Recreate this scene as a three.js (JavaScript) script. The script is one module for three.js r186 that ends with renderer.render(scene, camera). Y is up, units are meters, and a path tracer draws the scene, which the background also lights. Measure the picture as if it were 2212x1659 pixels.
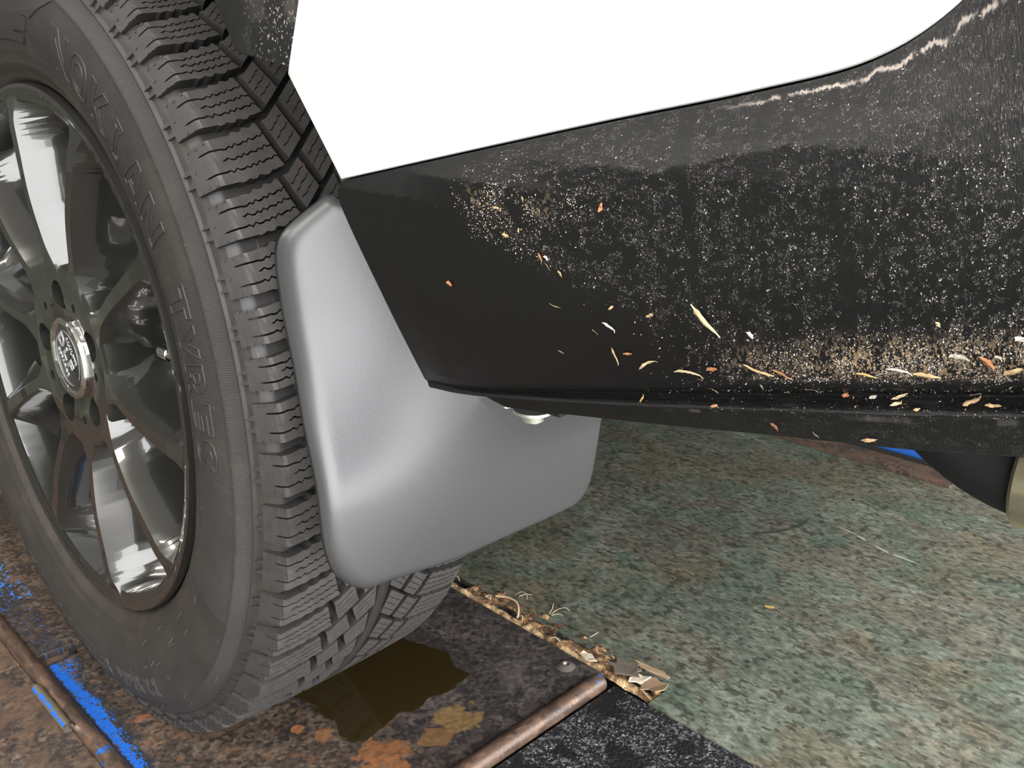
import * as THREE from 'three';
import { mergeGeometries, toCreasedNormals, mergeVertices } from 'three/addons/utils/BufferGeometryUtils.js';
import { RoundedBoxGeometry } from 'three/addons/geometries/RoundedBoxGeometry.js';
import { FontLoader } from 'three/addons/loaders/FontLoader.js';
import { RectAreaLightUniformsLib } from 'three/addons/lights/RectAreaLightUniformsLib.js';
import { Brush, Evaluator, SUBTRACTION } from 'three-bvh-csg';

// ---------------------------------------------------------------- camera, sky, lights, exposure
const scene = new THREE.Scene();
const camera = new THREE.PerspectiveCamera(44.81, 2212 / 1659, 0.02, 60);
{
  const yaw = 45.27 * Math.PI / 180, pitch = 18.49 * Math.PI / 180;
  camera.position.set(0.799, 0.558, 0.2591);
  camera.lookAt(0.799 - Math.cos(pitch) * Math.sin(yaw), 0.558 - Math.sin(pitch), 0.2591 - Math.cos(pitch) * Math.cos(yaw));
  camera.rotateZ(0.14 * Math.PI / 180);
}
const renderer = new THREE.WebGLRenderer({ antialias: true });
renderer.toneMapping = THREE.LinearToneMapping;
renderer.toneMappingExposure = 1.35;
renderer.shadowMap.enabled = true;
RectAreaLightUniformsLib.init();
// overcast daylight outside the open workshop gate behind the car
scene.background = new THREE.Color().setRGB(0.975, 0.98, 1.0);
scene.backgroundIntensity = 7.2;
const LAMP_POWER = 36;         // workshop ceiling luminaires

// ---------------------------------------------------------------- helpers
let seed = 20240611;
const rnd = () => { seed = (seed * 1664525 + 1013904223) >>> 0; return seed / 4294967296; };
const rr = (a, b) => a + (b - a) * rnd();
const clamp = (x, a = 0, b = 1) => Math.min(b, Math.max(a, x));
const sstep = (a, b, x) => { const t = clamp((x - a) / (b - a)); return t * t * (3 - 2 * t); };
const lerp = (a, b, t) => a + (b - a) * t;
const hash = (x, y) => { let h = Math.imul(x | 0, 374761393) + Math.imul(y | 0, 668265263); h = Math.imul(h ^ (h >>> 13), 1274126177); return ((h ^ (h >>> 16)) >>> 0) / 4294967296; };
function vn(x, y) {
  const i = Math.floor(x), j = Math.floor(y); let f = x - i, g = y - j; f = f * f * (3 - 2 * f); g = g * g * (3 - 2 * g);
  const a = hash(i, j), b = hash(i + 1, j), c = hash(i, j + 1), d = hash(i + 1, j + 1);
  return a + (b - a) * f + (c - a) * g + (a - b - c + d) * f * g;
}
function fbm(x, y, n = 4) { let s = 0, a = 0.5, t = 0; for (let i = 0; i < n; i++) { s += a * vn(x, y); t += a; a *= 0.5; x = x * 2.03 + 17.3; y = y * 2.03 + 9.1; } return s / t; }
const used = {};
function numbered(n) { used[n] = (used[n] ?? -1) + 1; return used[n] ? n + '_' + String(used[n]).padStart(3, '0') : n; }
function shade(o) { o.traverse((m) => { if (m.isMesh) { m.castShadow = true; m.receiveShadow = true; } }); return o; }
function tag(o, label, category, group, kind) {
  o.userData.label = label; o.userData.category = category;
  if (group) o.userData.group = group;
  if (kind) o.userData.kind = kind;
  return o;
}
function thing(name, geo, mat, label, category, group) { const m = new THREE.Mesh(geo, mat); m.name = numbered(name); scene.add(m); return tag(m, label, category, group); }
function struct(name, geo, mat, label, category) { const m = new THREE.Mesh(geo, mat); m.name = name; m.userData.kind = 'structure'; if (label) { m.userData.label = label; m.userData.category = category; } scene.add(m); return m; }
function part(name, geo, mat, parent) { const m = new THREE.Mesh(geo, mat); m.name = name; parent.add(m); return m; }
function box(x0, x1, y0, y1, z0, z1) { const g = new THREE.BoxGeometry(x1 - x0, y1 - y0, z1 - z0); g.translate((x0 + x1) / 2, (y0 + y1) / 2, (z0 + z1) / 2); return g; }
function rbox(x0, x1, y0, y1, z0, z1, r) { const g = new RoundedBoxGeometry(x1 - x0, y1 - y0, z1 - z0, 2, r); g.translate((x0 + x1) / 2, (y0 + y1) / 2, (z0 + z1) / 2); return g; }
// uv from world x and z, in metres, so that a map of a known size lies where it belongs
function planUV(g, x0, z0, w, d) {
  const p = g.attributes.position, uv = new Float32Array(p.count * 2);
  for (let i = 0; i < p.count; i++) { uv[2 * i] = (p.getX(i) - x0) / w; uv[2 * i + 1] = (p.getZ(i) - z0) / d; }
  g.setAttribute('uv', new THREE.BufferAttribute(uv, 2)); return g;
}
function planeUV(g, ax, ay, k = 1) {
  const p = g.attributes.position, uv = new Float32Array(p.count * 2);
  for (let i = 0; i < p.count; i++) { uv[2 * i] = p.getComponent(i, ax) * k; uv[2 * i + 1] = p.getComponent(i, ay) * k; }
  g.setAttribute('uv', new THREE.BufferAttribute(uv, 2)); return g;
}
// fn(u, v, out) fills out with r, g, b (sRGB 0..255) and, for rough maps, a 4th value 0..1
function tex(w, h, fn, { srgb = true, wrap = THREE.RepeatWrapping } = {}) {
  const d = new Uint8Array(w * h * 4), o = [0, 0, 0, 0];
  for (let y = 0; y < h; y++) for (let x = 0; x < w; x++) {
    fn((x + 0.5) / w, (y + 0.5) / h, o); const k = 4 * (y * w + x);
    d[k] = clamp(o[0], 0, 255); d[k + 1] = clamp(o[1], 0, 255); d[k + 2] = clamp(o[2], 0, 255); d[k + 3] = 255;
  }
  const t = new THREE.DataTexture(d, w, h, THREE.RGBAFormat); t.magFilter = THREE.LinearFilter; t.minFilter = THREE.LinearMipmapLinearFilter;
  t.wrapS = t.wrapT = wrap; if (srgb) t.colorSpace = THREE.SRGBColorSpace; t.needsUpdate = true; return t;
}
const std = (o) => new THREE.MeshStandardMaterial(o);
const phys = (o) => new THREE.MeshPhysicalMaterial(o);
const lin = (r, g, b) => new THREE.Color().setRGB(r, g, b);
// ---------------------------------------------------------------- surface maps
const mix3 = (o, r, g, b, t) => { o[0] += (r - o[0]) * t; o[1] += (g - o[1]) * t; o[2] += (b - o[2]) * t; };
// green painted concrete, worn and scuffed; the map covers 1.5 m by 1.5 m
const floorMap = tex(2048, 2048, (u, v, o) => {
  const x = u * 1.5, z = v * 1.5;
  const wx = x + 0.02 * (vn(x * 14, z * 14) - 0.5), wz = z + 0.02 * (vn(x * 14 + 9, z * 14) - 0.5);
  const big = fbm(x * 5 + 3, z * 5, 4), mid = fbm(wx * 26, wz * 38 + 5, 5), fine = fbm(x * 170 - z * 60, z * 300 + x * 40, 3);
  o[0] = 84; o[1] = 90; o[2] = 78;
  mix3(o, 106, 109, 97, sstep(0.44, 0.62, mid) * 0.5);
  mix3(o, 90, 80, 69, sstep(0.48, 0.62, fbm(wx * 18 + 31, wz * 26 + 7, 5)) * 0.42);
  mix3(o, 62, 77, 64, sstep(0.54, 0.66, fbm(wx * 20 + 71, wz * 24 + 27, 5)) * 0.38);
  mix3(o, 90, 80, 62, sstep(0.58, 0.70, fbm(wx * 9 + 171, wz * 11 + 47, 4)) * 0.4);
  const k = 0.66 + 0.74 * fine + 0.25 * (big - 0.5); o[0] *= k; o[1] *= k; o[2] *= k;
  const st = fbm(x * 60 + z * 20, z * 420 - x * 120, 2); mix3(o, 122, 128, 118, sstep(0.74, 0.84, st) * 0.45 * sstep(0.4, 0.6, vn(x * 20, z * 20 + 4)));
  mix3(o, 36, 35, 31, sstep(0.60, 0.72, fbm(x * 130 + 11, z * 190 + 3, 3)) * 0.5);
  if (vn(x * 1100, z * 1100) > 0.955 && vn(x * 60 + 7, z * 60) > 0.45) mix3(o, 185, 190, 180, 0.6);
  // a curved tyre scuff and pale scratches
  const sx = x - 0.62, sz = z - 1.5, d = Math.abs(Math.hypot(sx - 0.18, sz + 0.79) - 0.105), an = Math.atan2(sz + 0.79, sx - 0.18);
  mix3(o, 34, 40, 36, sstep(0.004, 0.001, d) * sstep(0.62, 0.40, Math.abs(an - 0.35)) * 0.6);
  const l1 = Math.abs((sz + 0.80) - 0.20 * (sx - 0.37) + 0.003 * Math.sin(sx * 60)); mix3(o, 160, 164, 152, sstep(0.003, 0.001, l1) * sstep(0.065, 0.04, Math.abs(sx - 0.38)) * sstep(0.35, 0.5, fbm(x * 90, z * 200, 2)) * 0.8);
});
// rusty tread steel of the lift plate: covers x -0.09..0.31, z -0.36..0.04 (0.40 m square); blue paint along the rail, orange and yellow stains
const blob = (x, z, cx, cz, r, amp = 0.5, f = 60) => { const d = Math.hypot(x - cx, z - cz) / r; return d + amp * (fbm(x * f + cx * 50, z * f + cz * 31, 4) - 0.5) * 2; };
function steel(x, z, o) {
  const a = fbm(x * 110 + 5, z * 110, 4), b = fbm(x * 34 + 50, z * 34 + 9, 5), c = fbm(x * 330, z * 330 + 40, 3);
  o[0] = 60; o[1] = 49; o[2] = 42;
  mix3(o, 84, 68, 54, sstep(0.42, 0.62, b) * 0.8);
  mix3(o, 96, 86, 74, sstep(0.54, 0.66, a) * 0.5);
  mix3(o, 28, 23, 20, sstep(0.50, 0.66, fbm(x * 240 + 33, z * 240 + 12, 4)) * 0.6);
  const k = 0.58 + 0.84 * c; o[0] *= k; o[1] *= k; o[2] *= k;
  mix3(o, 120, 82, 54, sstep(0.66, 0.76, fbm(x * 75 + 91, z * 75 + 3, 4)) * 0.5);
  const s = vn(x * 1500, z * 1500); if (s > 0.955) mix3(o, 160, 150, 140, 0.55);
}
const plateMap = tex(2048, 2048, (u, v, o) => {
  const x = -0.09 + u * 0.4, z = -0.36 + v * 0.4;
  steel(x, z, o);
  // darker, greyer steel towards the far corner, where the wheels roll
  const grey = sstep(-0.12, -0.24, z + 0.06 * (fbm(x * 20, z * 20, 3) - 0.5) + 0.25 * (0.12 - x)); 
  const l = (o[0] + o[1] + o[2]) / 3; mix3(o, l * 0.98, l * 0.90, l * 0.88, grey * 0.8);
  mix3(o, 96, 88, 82, sstep(0.9, 0.3, blob(x, z, 0.255, -0.285, 0.035, 0.8, 110)) * 0.45);
  // yellow and orange dried stains
  mix3(o, 138, 106, 58, sstep(1.0, 0.7, blob(x, z, 0.262, -0.205, 0.020, 1.1, 80)) * 0.75 * (0.55 + 0.6 * fbm(x * 300, z * 300, 3)));
  mix3(o, 120, 84, 46, sstep(1.0, 0.85, blob(x, z, 0.266, -0.172, 0.014, 0.9, 90)) * 0.7);
  mix3(o, 138, 86, 46, sstep(1.0, 0.6, blob(x, z, 0.252, -0.125, 0.024, 1.7, 85)) * 0.8 * (0.4 + 0.8 * fbm(x * 260, z * 260, 3)));
  mix3(o, 140, 88, 48, sstep(1.0, 0.6, blob(x, z, 0.274, -0.105, 0.018, 1.6, 85)) * 0.8 * (0.4 + 0.8 * fbm(x * 260, z * 260, 3)));
  mix3(o, 132, 90, 54, sstep(1.0, 0.6, blob(x, z, 0.195, -0.103, 0.010, 1.4, 110)) * 0.7);
  mix3(o, 150, 96, 56, sstep(1.0, 0.8, blob(x, z, 0.172, -0.092, 0.006, 0.8, 130)) * 0.8);
  mix3(o, 128, 80, 52, sstep(1.0, 0.8, blob(x, z, 0.06, 0.0, 0.006, 0.8, 130)) * 0.8);
  // blue paint beside the rail, torn off in ragged streaks
  const wide = 0.0165 - 0.06 * Math.max(0, x - 0.03) + 0.010 * sstep(-0.03, -0.072, x), edge = 0.036 - wide;
  const rag = (fbm(x * 160, z * 420, 3) - 0.5) * 0.012 + (fbm(x * 620 + 8, z * 500, 2) - 0.5) * 0.007;
  const inside = sstep(edge - 0.0006, edge + 0.0006, z + rag) * sstep(-0.0805, -0.0795, x + rag * 0.4) * (z < 0.0305 + 0.003 * fbm(x * 300, 3, 2) ? 1 : 0);
  const scr = sstep(-0.012, -0.045, x) * sstep(0.0255, 0.021, z) * sstep(0.40, 0.52, fbm(x * 520, z * 640 + 11, 3));
  const chip = sstep(0.74, 0.77, fbm(x * 420 + 77, z * 500, 2));
  mix3(o, 16, 86, 176, inside * (1 - scr) * (1 - chip));
  mix3(o, 26, 34, 48, (1 - inside) * sstep(edge - 0.010, edge - 0.002, z + rag * 2.2) * 0.7);
  if (x > 0.284 && z < -0.305 && fbm(x * 500, z * 500, 2) > 0.84) mix3(o, 30, 90, 170, 0.8);
}, { wrap: THREE.ClampToEdgeWrapping });
const rustMap = tex(1024, 1024, (u, v, o) => {      // the neighbouring plates, 0.3 m square
  const x = u * 0.3 + 2, z = v * 0.3 + 1; steel(x, z, o);
  mix3(o, 92, 70, 54, sstep(0.35, 0.65, fbm(x * 40 + 9, z * 80 + 1, 3)) * 0.6);
});
const rustBlueMap = tex(1024, 1024, (u, v, o) => {  // plate ahead of the wheel with flecks of blue, 0.3 m square
  const x = -0.405 + u * 0.3, z = -0.26 + v * 0.3; steel(x + 5, z + 3, o);
  const band = sstep(0.003, 0.010, z) * sstep(0.036, 0.030, z);
  mix3(o, 24, 28, 38, band * 0.3);
  mix3(o, 36, 96, 176, band * sstep(0.74, 0.77, fbm(x * 300, z * 420 + 4, 3)));
  mix3(o, 50, 112, 190, sstep(0.036, 0.030, z) * sstep(-0.01, 0.0, z) * sstep(-0.22, -0.24, x) * sstep(0.62, 0.66, fbm(x * 260, z * 420 + 4, 3)));
});
const matMap = tex(1024, 1024, (u, v, o) => {       // black mat strewn with pale flecks, 0.25 m square
  const x = u * 0.25, z = v * 0.25;
  o[0] = 17; o[1] = 17; o[2] = 19;
  const k = 0.6 + 0.9 * fbm(x * 300, z * 300, 3); o[0] *= k; o[1] *= k; o[2] *= k;
  mix3(o, 98, 98, 100, sstep(0.58, 0.66, fbm(x * 300 + 4, z * 300, 4)) * 0.7);
  mix3(o, 150, 150, 150, sstep(0.68, 0.73, fbm(x * 700 + 40, z * 700, 3)) * 0.8);
  mix3(o, 8, 8, 9, sstep(0.62, 0.70, fbm(x * 45 + 14, z * 45 + 8, 3)));
});
const barMap = tex(1024, 64, (u, v, o) => {         // rubbed rusty bar
  o[0] = 88; o[1] = 70; o[2] = 58; mix3(o, 52, 42, 36, sstep(0.45, 0.65, fbm(u * 26 + 9, v * 9, 5)) * 0.6); mix3(o, 128, 98, 76, sstep(0.52, 0.7, fbm(u * 40, v * 7, 5)) * 0.5);
  const k = 0.75 + 0.5 * fbm(u * 420, v * 40, 3); o[0] *= k; o[1] *= k; o[2] *= k;
  if (u > 0.965 && fbm(u * 120, v * 9 + 3, 3) > 0.60) mix3(o, 34, 92, 180, 0.85);
  if (fbm(u * 240 + 5, v * 14, 2) > 0.90) mix3(o, 34, 92, 180, 0.8);
});
const stripMap = tex(2048, 160, (u, v, o) => {      // broken joint filler: x -0.25..0.37, z -0.395..-0.350
  const x = u * 0.62, z = v * 0.045;
  o[0] = 112; o[1] = 84; o[2] = 54;
  mix3(o, 60, 42, 28, sstep(0.42, 0.6, fbm(x * 120, z * 160, 4)) * 0.85);
  mix3(o, 178, 140, 96, sstep(0.52, 0.64, fbm(x * 160 + 9, z * 260 + 4, 4)) * 0.8);
  mix3(o, 22, 19, 18, sstep(0.55, 0.60, fbm(x * 38 + 3.4, z * 60 + 2, 3)) * sstep(0.78, 0.66, v));
  mix3(o, 196, 166, 124, sstep(0.72, 0.86, v + 0.25 * (fbm(x * 90, z * 200, 3) - 0.5)) * sstep(0.3, 0.5, fbm(x * 60 + 7, 3, 3)) * 0.85);
  const k = 0.65 + 0.7 * fbm(x * 700, z * 900, 2); o[0] *= k; o[1] *= k; o[2] *= k;
});
// textured black bumper plastic, dusted: u runs 0.30 m along the car, v from the body line to the underside
const FR = [0, 0.05, 0.16, 0.34, 0.52, 0.68, 0.8, 0.9, 1], toFr = (t) => { const k = Math.min(7, Math.floor(t * 8)), f = t * 8 - k; return lerp(FR[k], FR[k + 1], f); };
const dustStreak = (x, y) => (0.35 + 0.65 * sstep(0.38, 0.60, fbm((x + y * 0.75) * 210, (x - y) * 60 + 3, 4))) * sstep(0.24, 0.36, fbm((x + y * 0.12) * 90 + 6, y * 5 + 4, 3));
const dustLeft = (x, y, u, v) => sstep(0.13 + 0.17 * sstep(0.22, 0.42, v), 0.25 + 0.20 * sstep(0.22, 0.42, v), u + 0.08 * (fbm(x * 60, y * 60, 3) - 0.5));
const cladMap = tex(2048, 1024, (ut, v, o) => {
  const u = toFr(ut), x = u * 0.3, y = v * 0.15;
  const base = 4 + 5 * vn(x * 1800, y * 1800) + 2 * fbm(x * 60, y * 60, 3);
  o[0] = base; o[1] = base; o[2] = base * 1.03;
  // pale road film with a grain, wiped in diagonal and vertical streaks
  const film = dustLeft(x, y, u, v) * (0.25 + 0.75 * dustStreak(x, y)), clump = sstep(0.36, 0.66, fbm(x * 420 + y * 160, y * 800, 3)), gr = vn(x * 4200, y * 4200);
  mix3(o, 52, 49, 51, film * (v < 0.52 ? 1 : 0.4) * (0.25 + 0.75 * clump) * sstep(0.35, 0.8, gr) * 0.6);
  if (gr > 0.70 && film * clump > 0.30 && v < 0.53) mix3(o, 128, 122, 118, 0.65 * hash(Math.floor(x * 4200), Math.floor(y * 4200)));
  // pale dried edge of wash water under the body line
  const lv = v - (0.026 + 0.020 * (fbm(x * 150, 1, 5) - 0.5) + (u > 0.80 ? (u - 0.80) * 0.2 : 0));
  mix3(o, 176, 164, 152, sstep(0.0075, 0.002, Math.abs(lv) + 0.006 * (vn(x * 1500, y * 1500) - 0.4)) * sstep(0.46, 0.56, u) * sstep(0.25, 0.5, fbm(x * 200, y * 160 + 4, 3)) * 0.85);
  mix3(o, 110, 100, 94, sstep(-0.012, -0.002, lv) * (lv < 0 ? 1 : 0) * sstep(0.40, 0.55, u) * sstep(0.78, 0.6, u) * sstep(0.45, 0.65, fbm(x * 420, y * 420, 3)) * 0.7);
  // sawdust on the ledge and in a patch behind the arch
  const ledge = sstep(0.07, 0.005, Math.abs(v - 0.472)) * sstep(0.40, 0.62, u + 0.2 * (fbm(x * 50, 8, 3) - 0.5));
  const patch = sstep(0.055, 0.015, Math.abs(v - (0.185 + 0.02 * Math.sin(x * 120)))) * sstep(0.15, 0.17, u) * sstep(0.30, 0.25, u);
  const s = fbm(x * 1100, y * 1100, 3);
  mix3(o, 146, 122, 94, clamp(ledge * 1.0 + patch * 0.6 * sstep(0.45, 0.6, fbm(x * 160, y * 160, 3))) * sstep(0.50, 0.60, s) * 0.9);
});
const lipMap = tex(1024, 96, (u, v, o) => {         // bumper lip: black, dusted with grit towards the rear
  const x = u * 0.24, y = v * 0.02, k = 7 + 6 * vn(x * 1800, y * 1800); o[0] = k; o[1] = k; o[2] = k;
  const d = sstep(0.35, 0.75, u + 0.3 * (fbm(x * 60, y * 60, 3) - 0.5)) * sstep(0.42, 0.62, fbm(x * 260, y * 420, 3)), g = vn(x * 3600, y * 3600);
  mix3(o, 92, 86, 82, d * sstep(0.45, 0.8, g) * 0.6); if (g > 0.9 && u > 0.25) mix3(o, 150, 140, 130, 0.5);
  mix3(o, 96, 90, 84, sstep(0.12, 0.04, Math.abs(v - 0.12 - 0.06 * (fbm(x * 40, 2, 3) - 0.5))) * sstep(0.5, 0.66, fbm(x * 180, 7, 3)) * sstep(0.3, 0.5, u) * 0.7);
});
const rubberMap = tex(512, 512, (u, v, o) => {      // tyre rubber with specks of grit, 0.06 m square
  const k = 0.85 + 0.3 * fbm(u * 12, v * 12, 3); o[0] = 45 * k; o[1] = 43 * k; o[2] = 41 * k;
  if (vn(u * 130, v * 130) > 0.962) mix3(o, 120, 112, 100, 0.6);
});
const wallMap = tex(2048, 256, (u, v, o) => {       // sidewall: u round the tyre, v from bead to shoulder
  const k = 0.85 + 0.3 * fbm(u * 90, v * 5, 4); o[0] = 45 * k; o[1] = 42 * k; o[2] = 39 * k;
  mix3(o, 66, 54, 42, sstep(0.42, 0.10, v + 0.25 * (fbm(u * 140, v * 8, 4) - 0.5)) * 0.5 * sstep(0.35, 0.6, fbm(u * 260 + 4, v * 3, 3)));
  mix3(o, 62, 56, 50, sstep(0.55, 0.75, fbm(u * 60 + 3, v * 9 + 3, 4)) * 0.4);
  if (vn(u * 1700, v * 110) > 0.985) mix3(o, 130, 122, 110, 0.6);
});
const ribMap = tex(1024, 512, (u, v, o) => {        // fine moulded ribbing on the sidewall (height)
  const on = v > 0.30 && v < 0.955 ? 1 : 0, t = (u * 64 + v * 14) % 1, h = on * (0.5 - 0.5 * Math.cos(t * Math.PI * 2));
  o[0] = o[1] = o[2] = 90 + 150 * h;
}, { srgb: false }); ribMap.repeat.set(28, 1);
const ribNarrow = tex(1024, 512, (u, v, o) => {
  const on = v > 0.85 && v < 0.955 ? 1 : 0, t = (u * 64 + v * 14) % 1, h = on * (0.5 - 0.5 * Math.cos(t * Math.PI * 2));
  o[0] = o[1] = o[2] = 90 + 150 * h;
}, { srgb: false }); ribNarrow.repeat.set(28, 1);
const grainMap = tex(512, 512, (u, v, o) => { o[0] = o[1] = o[2] = 255 * (0.5 * vn(u * 160, v * 160) + 0.5 * vn(u * 90 + 5, v * 90)); }, { srgb: false });

const grainFine = grainMap.clone(); grainFine.repeat.set(4, 2); grainFine.needsUpdate = true;
const M = {
  floor: std({ map: floorMap, roughness: 0.46, bumpMap: grainMap, bumpScale: 0.0004 }),
  plate: std({ map: plateMap, roughness: 0.62, metalness: 0.1, bumpMap: grainMap, bumpScale: 0.0006 }),
  rust: std({ map: rustMap, roughness: 0.7 }), rustBlue: std({ map: rustBlueMap, roughness: 0.68 }),
  mat: std({ map: matMap, roughness: 0.6, bumpMap: grainMap, bumpScale: 0.0012 }),
  bar: std({ map: barMap, roughness: 0.42, metalness: 0.25 }),
  strip: std({ map: stripMap, roughness: 0.95 }),
  blue: std({ color: lin(0.012, 0.10, 0.42), roughness: 0.45 }),
  dirtSteel: std({ color: lin(0.035, 0.028, 0.022), roughness: 0.75 }), darkSteel: std({ color: lin(0.012, 0.011, 0.010), roughness: 0.7 }),
  concrete: std({ color: lin(0.32, 0.31, 0.29), roughness: 0.9 }),
  paintWall: std({ color: lin(0.13, 0.125, 0.115), roughness: 0.85 }), ceil: std({ color: lin(0.6, 0.59, 0.56), roughness: 0.9 }),
  white: phys({ color: lin(0.83, 0.83, 0.82), roughness: 0.3, clearcoat: 1, clearcoatRoughness: 0.05 }),
  clad: std({ map: cladMap, roughness: 0.46, bumpMap: grainFine, bumpScale: 0.00007 }),
  lip: std({ map: lipMap, roughness: 0.5 }),
  plastic: std({ color: lin(0.010, 0.010, 0.0105), roughness: 0.5 }),
  flap: phys({ color: lin(0.046, 0.046, 0.047), roughness: 0.36, ior: 1.65, bumpMap: grainMap, bumpScale: 0.00003 }),
  tread: std({ map: rubberMap, roughness: 0.62, vertexColors: true }),
  rubber: std({ map: rubberMap, roughness: 0.52 }),
  wall: std({ map: wallMap, roughness: 0.55, bumpMap: ribNarrow, bumpScale: 0.0005 }),
  wallRib: std({ map: wallMap, roughness: 0.55, bumpMap: ribMap, bumpScale: 0.0005 }),
  letter: std({ color: lin(0.027, 0.025, 0.022), roughness: 0.5 }),
  alloy: phys({ color: lin(0.034, 0.033, 0.029), metalness: 0.6, roughness: 0.22, clearcoat: 1, clearcoatRoughness: 0.04 }),
  chrome: std({ color: lin(0.80, 0.79, 0.76), metalness: 1, roughness: 0.12 }),
  capFace: phys({ color: lin(0.012, 0.012, 0.014), roughness: 0.3, clearcoat: 1 }),
  silver: std({ color: lin(0.5, 0.5, 0.5), metalness: 0.6, roughness: 0.35 }),
  zinc: std({ color: lin(0.55, 0.56, 0.48), metalness: 0.8, roughness: 0.35 }),
  brake: std({ color: lin(0.03, 0.022, 0.015), roughness: 0.7, metalness: 0.3 }),
  black: std({ color: lin(0.006, 0.006, 0.006), roughness: 0.8 }),
  tip: std({ color: lin(0.80, 0.72, 0.50), metalness: 1, roughness: 0.38 }),
  lamp: std({ color: 0xffffff, emissive: lin(1, 0.96, 0.90), emissiveIntensity: 8 }),
  puddle: phys({ color: lin(0.022, 0.015, 0.005), roughness: 0.05, clearcoat: 1, clearcoatRoughness: 0.02 }),
};

// ---------------------------------------------------------------- the workshop
{
  const slabs = [box(-5, 1.45, -0.1, -0.002, -6, -0.374), box(0.9, 1.45, -0.1, -0.002, -0.374, 5), box(-5, 0.9, -0.1, -0.002, 0.42, 5), box(-5, -1.2, -0.1, -0.002, -0.374, 0.42), box(-1.2, 0.9, -0.1, -0.045, -0.374, 0.42), box(0.369, 0.9, -0.1, -0.002, -0.374, -0.3475)];
  const g = planUV(mergeGeometries(slabs), -0.62, -1.5, 1.5, 1.5);
  struct('floor', g, M.floor);
  struct('ceiling', box(-5, 1.45, 3.4, 3.5, -6, 5), M.ceil);
  struct('wall_front', box(-5.15, -5, -0.1, 3.5, -6, 5), M.paintWall);
  struct('wall_right', box(-5, 1.45, -0.1, 3.5, -6.15, -6), M.paintWall);
  struct('wall_left', box(-5, 1.45, -0.1, 3.5, 5, 5.15), M.paintWall);
  struct('wall_back', mergeGeometries([box(1.3, 1.45, 3.1, 3.5, -6, 5), box(1.3, 1.45, -0.1, 3.1, -6, -2.6), box(1.3, 1.45, -0.1, 3.1, 2.6, 5)]), M.paintWall);
  struct('forecourt', box(1.45, 16, -0.2, -0.05, -9, 9), M.concrete, 'pale concrete forecourt outside the open workshop gate', 'forecourt');
  const spots = [[-0.3, 2.4], [-0.3, 3.6], [-2.8, 2.6], [-0.3, -2.6]];
  for (const [x, z] of spots) {
    const o = new THREE.Group(); o.name = numbered('ceiling_light'); o.position.set(x, 3.4, z); scene.add(o);
    tag(o, 'long white batten ceiling light of the workshop', 'ceiling light', 'workshop ceiling lights');
    part('housing', box(-0.75, 0.75, -0.06, 0, -0.11, 0.11), M.ceil, o); part('diffuser', box(-0.74, 0.74, -0.075, -0.0601, -0.1, 0.1), M.lamp, o);
    const l = new THREE.RectAreaLight(lin(1, 0.96, 0.90), LAMP_POWER, 1.48, 0.2); l.position.set(0, -0.08, 0); l.rotation.x = -Math.PI / 2; o.add(l);
  }
}
// lift plates under the wheel
thing('steel_plate', planUV(rbox(-0.085, 0.3085, -0.012, 0, -0.351, 0.036, 0.0012), -0.09, -0.36, 0.4, 0.4), M.plate, 'rusty steel lift plate under the tyre with a ragged blue paint stripe', 'steel plate');
thing('steel_plate', planUV(rbox(-0.9, -0.105, -0.012, 0, -0.351, 0.036, 0.0012), -0.405, -0.26, 0.3, 0.3), M.rustBlue, 'rusty brown steel plate flecked with blue paint chips ahead of the slot', 'steel plate');
thing('steel_plate', planUV(rbox(-0.1035, 0.327, -0.014, -0.001, 0.0505, 0.40, 0.001), 0, 0, 0.3, 0.3), M.rust, 'rusty brown base plate outside the rail, beneath the hinge pin', 'steel plate');
thing('steel_plate', planUV(rbox(-0.9, -0.1055, -0.014, -0.001, 0.0505, 0.40, 0.001), 0.1, 0.07, 0.3, 0.3), M.rust, 'rusty brown base plate outside the rail, beyond the narrow seam', 'steel plate');
thing('slot_bar', planUV(box(-0.1046, -0.0854, -0.016, -0.0065, -0.34, 0.036), 0, 0, 0.3, 0.3), M.rust, 'recessed brown steel bar in the slot between two plates', 'bar');
thing('slot_bolt', (() => { const g = new THREE.CylinderGeometry(0.004, 0.004, 0.006, 6); g.translate(-0.094, -0.0035, 0.004); return g; })(), M.black, 'small black bolt head in the slot between two plates', 'bolt');
function barAlong(axis, a, b, c1, c2, r, capR = 0.004) {
  const n = 7, pts = []; pts.push(new THREE.Vector2(0, 0)); for (let i = 0; i <= n; i++) { const t = i / n * Math.PI / 2; pts.push(new THREE.Vector2(r - capR + capR * Math.sin(t), capR - capR * Math.cos(t))); }
  const L = b - a; for (let i = n; i >= 0; i--) { const t = i / n * Math.PI / 2; pts.push(new THREE.Vector2(r - capR + capR * Math.sin(t), L - capR + capR * Math.cos(t))); } pts.push(new THREE.Vector2(0, L));
  const g = new THREE.LatheGeometry(pts, 40);
  { const p = g.attributes.position, uv = g.attributes.uv; for (let i = 0; i < p.count; i++) uv.setXY(i, p.getY(i) / 0.5, uv.getX(i)); }
  if (axis === 'x') { g.rotateZ(-Math.PI / 2); g.translate(a, c1, c2); } else { g.rotateX(-Math.PI / 2); g.translate(c1, c2, b); }
  return g;
}
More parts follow.
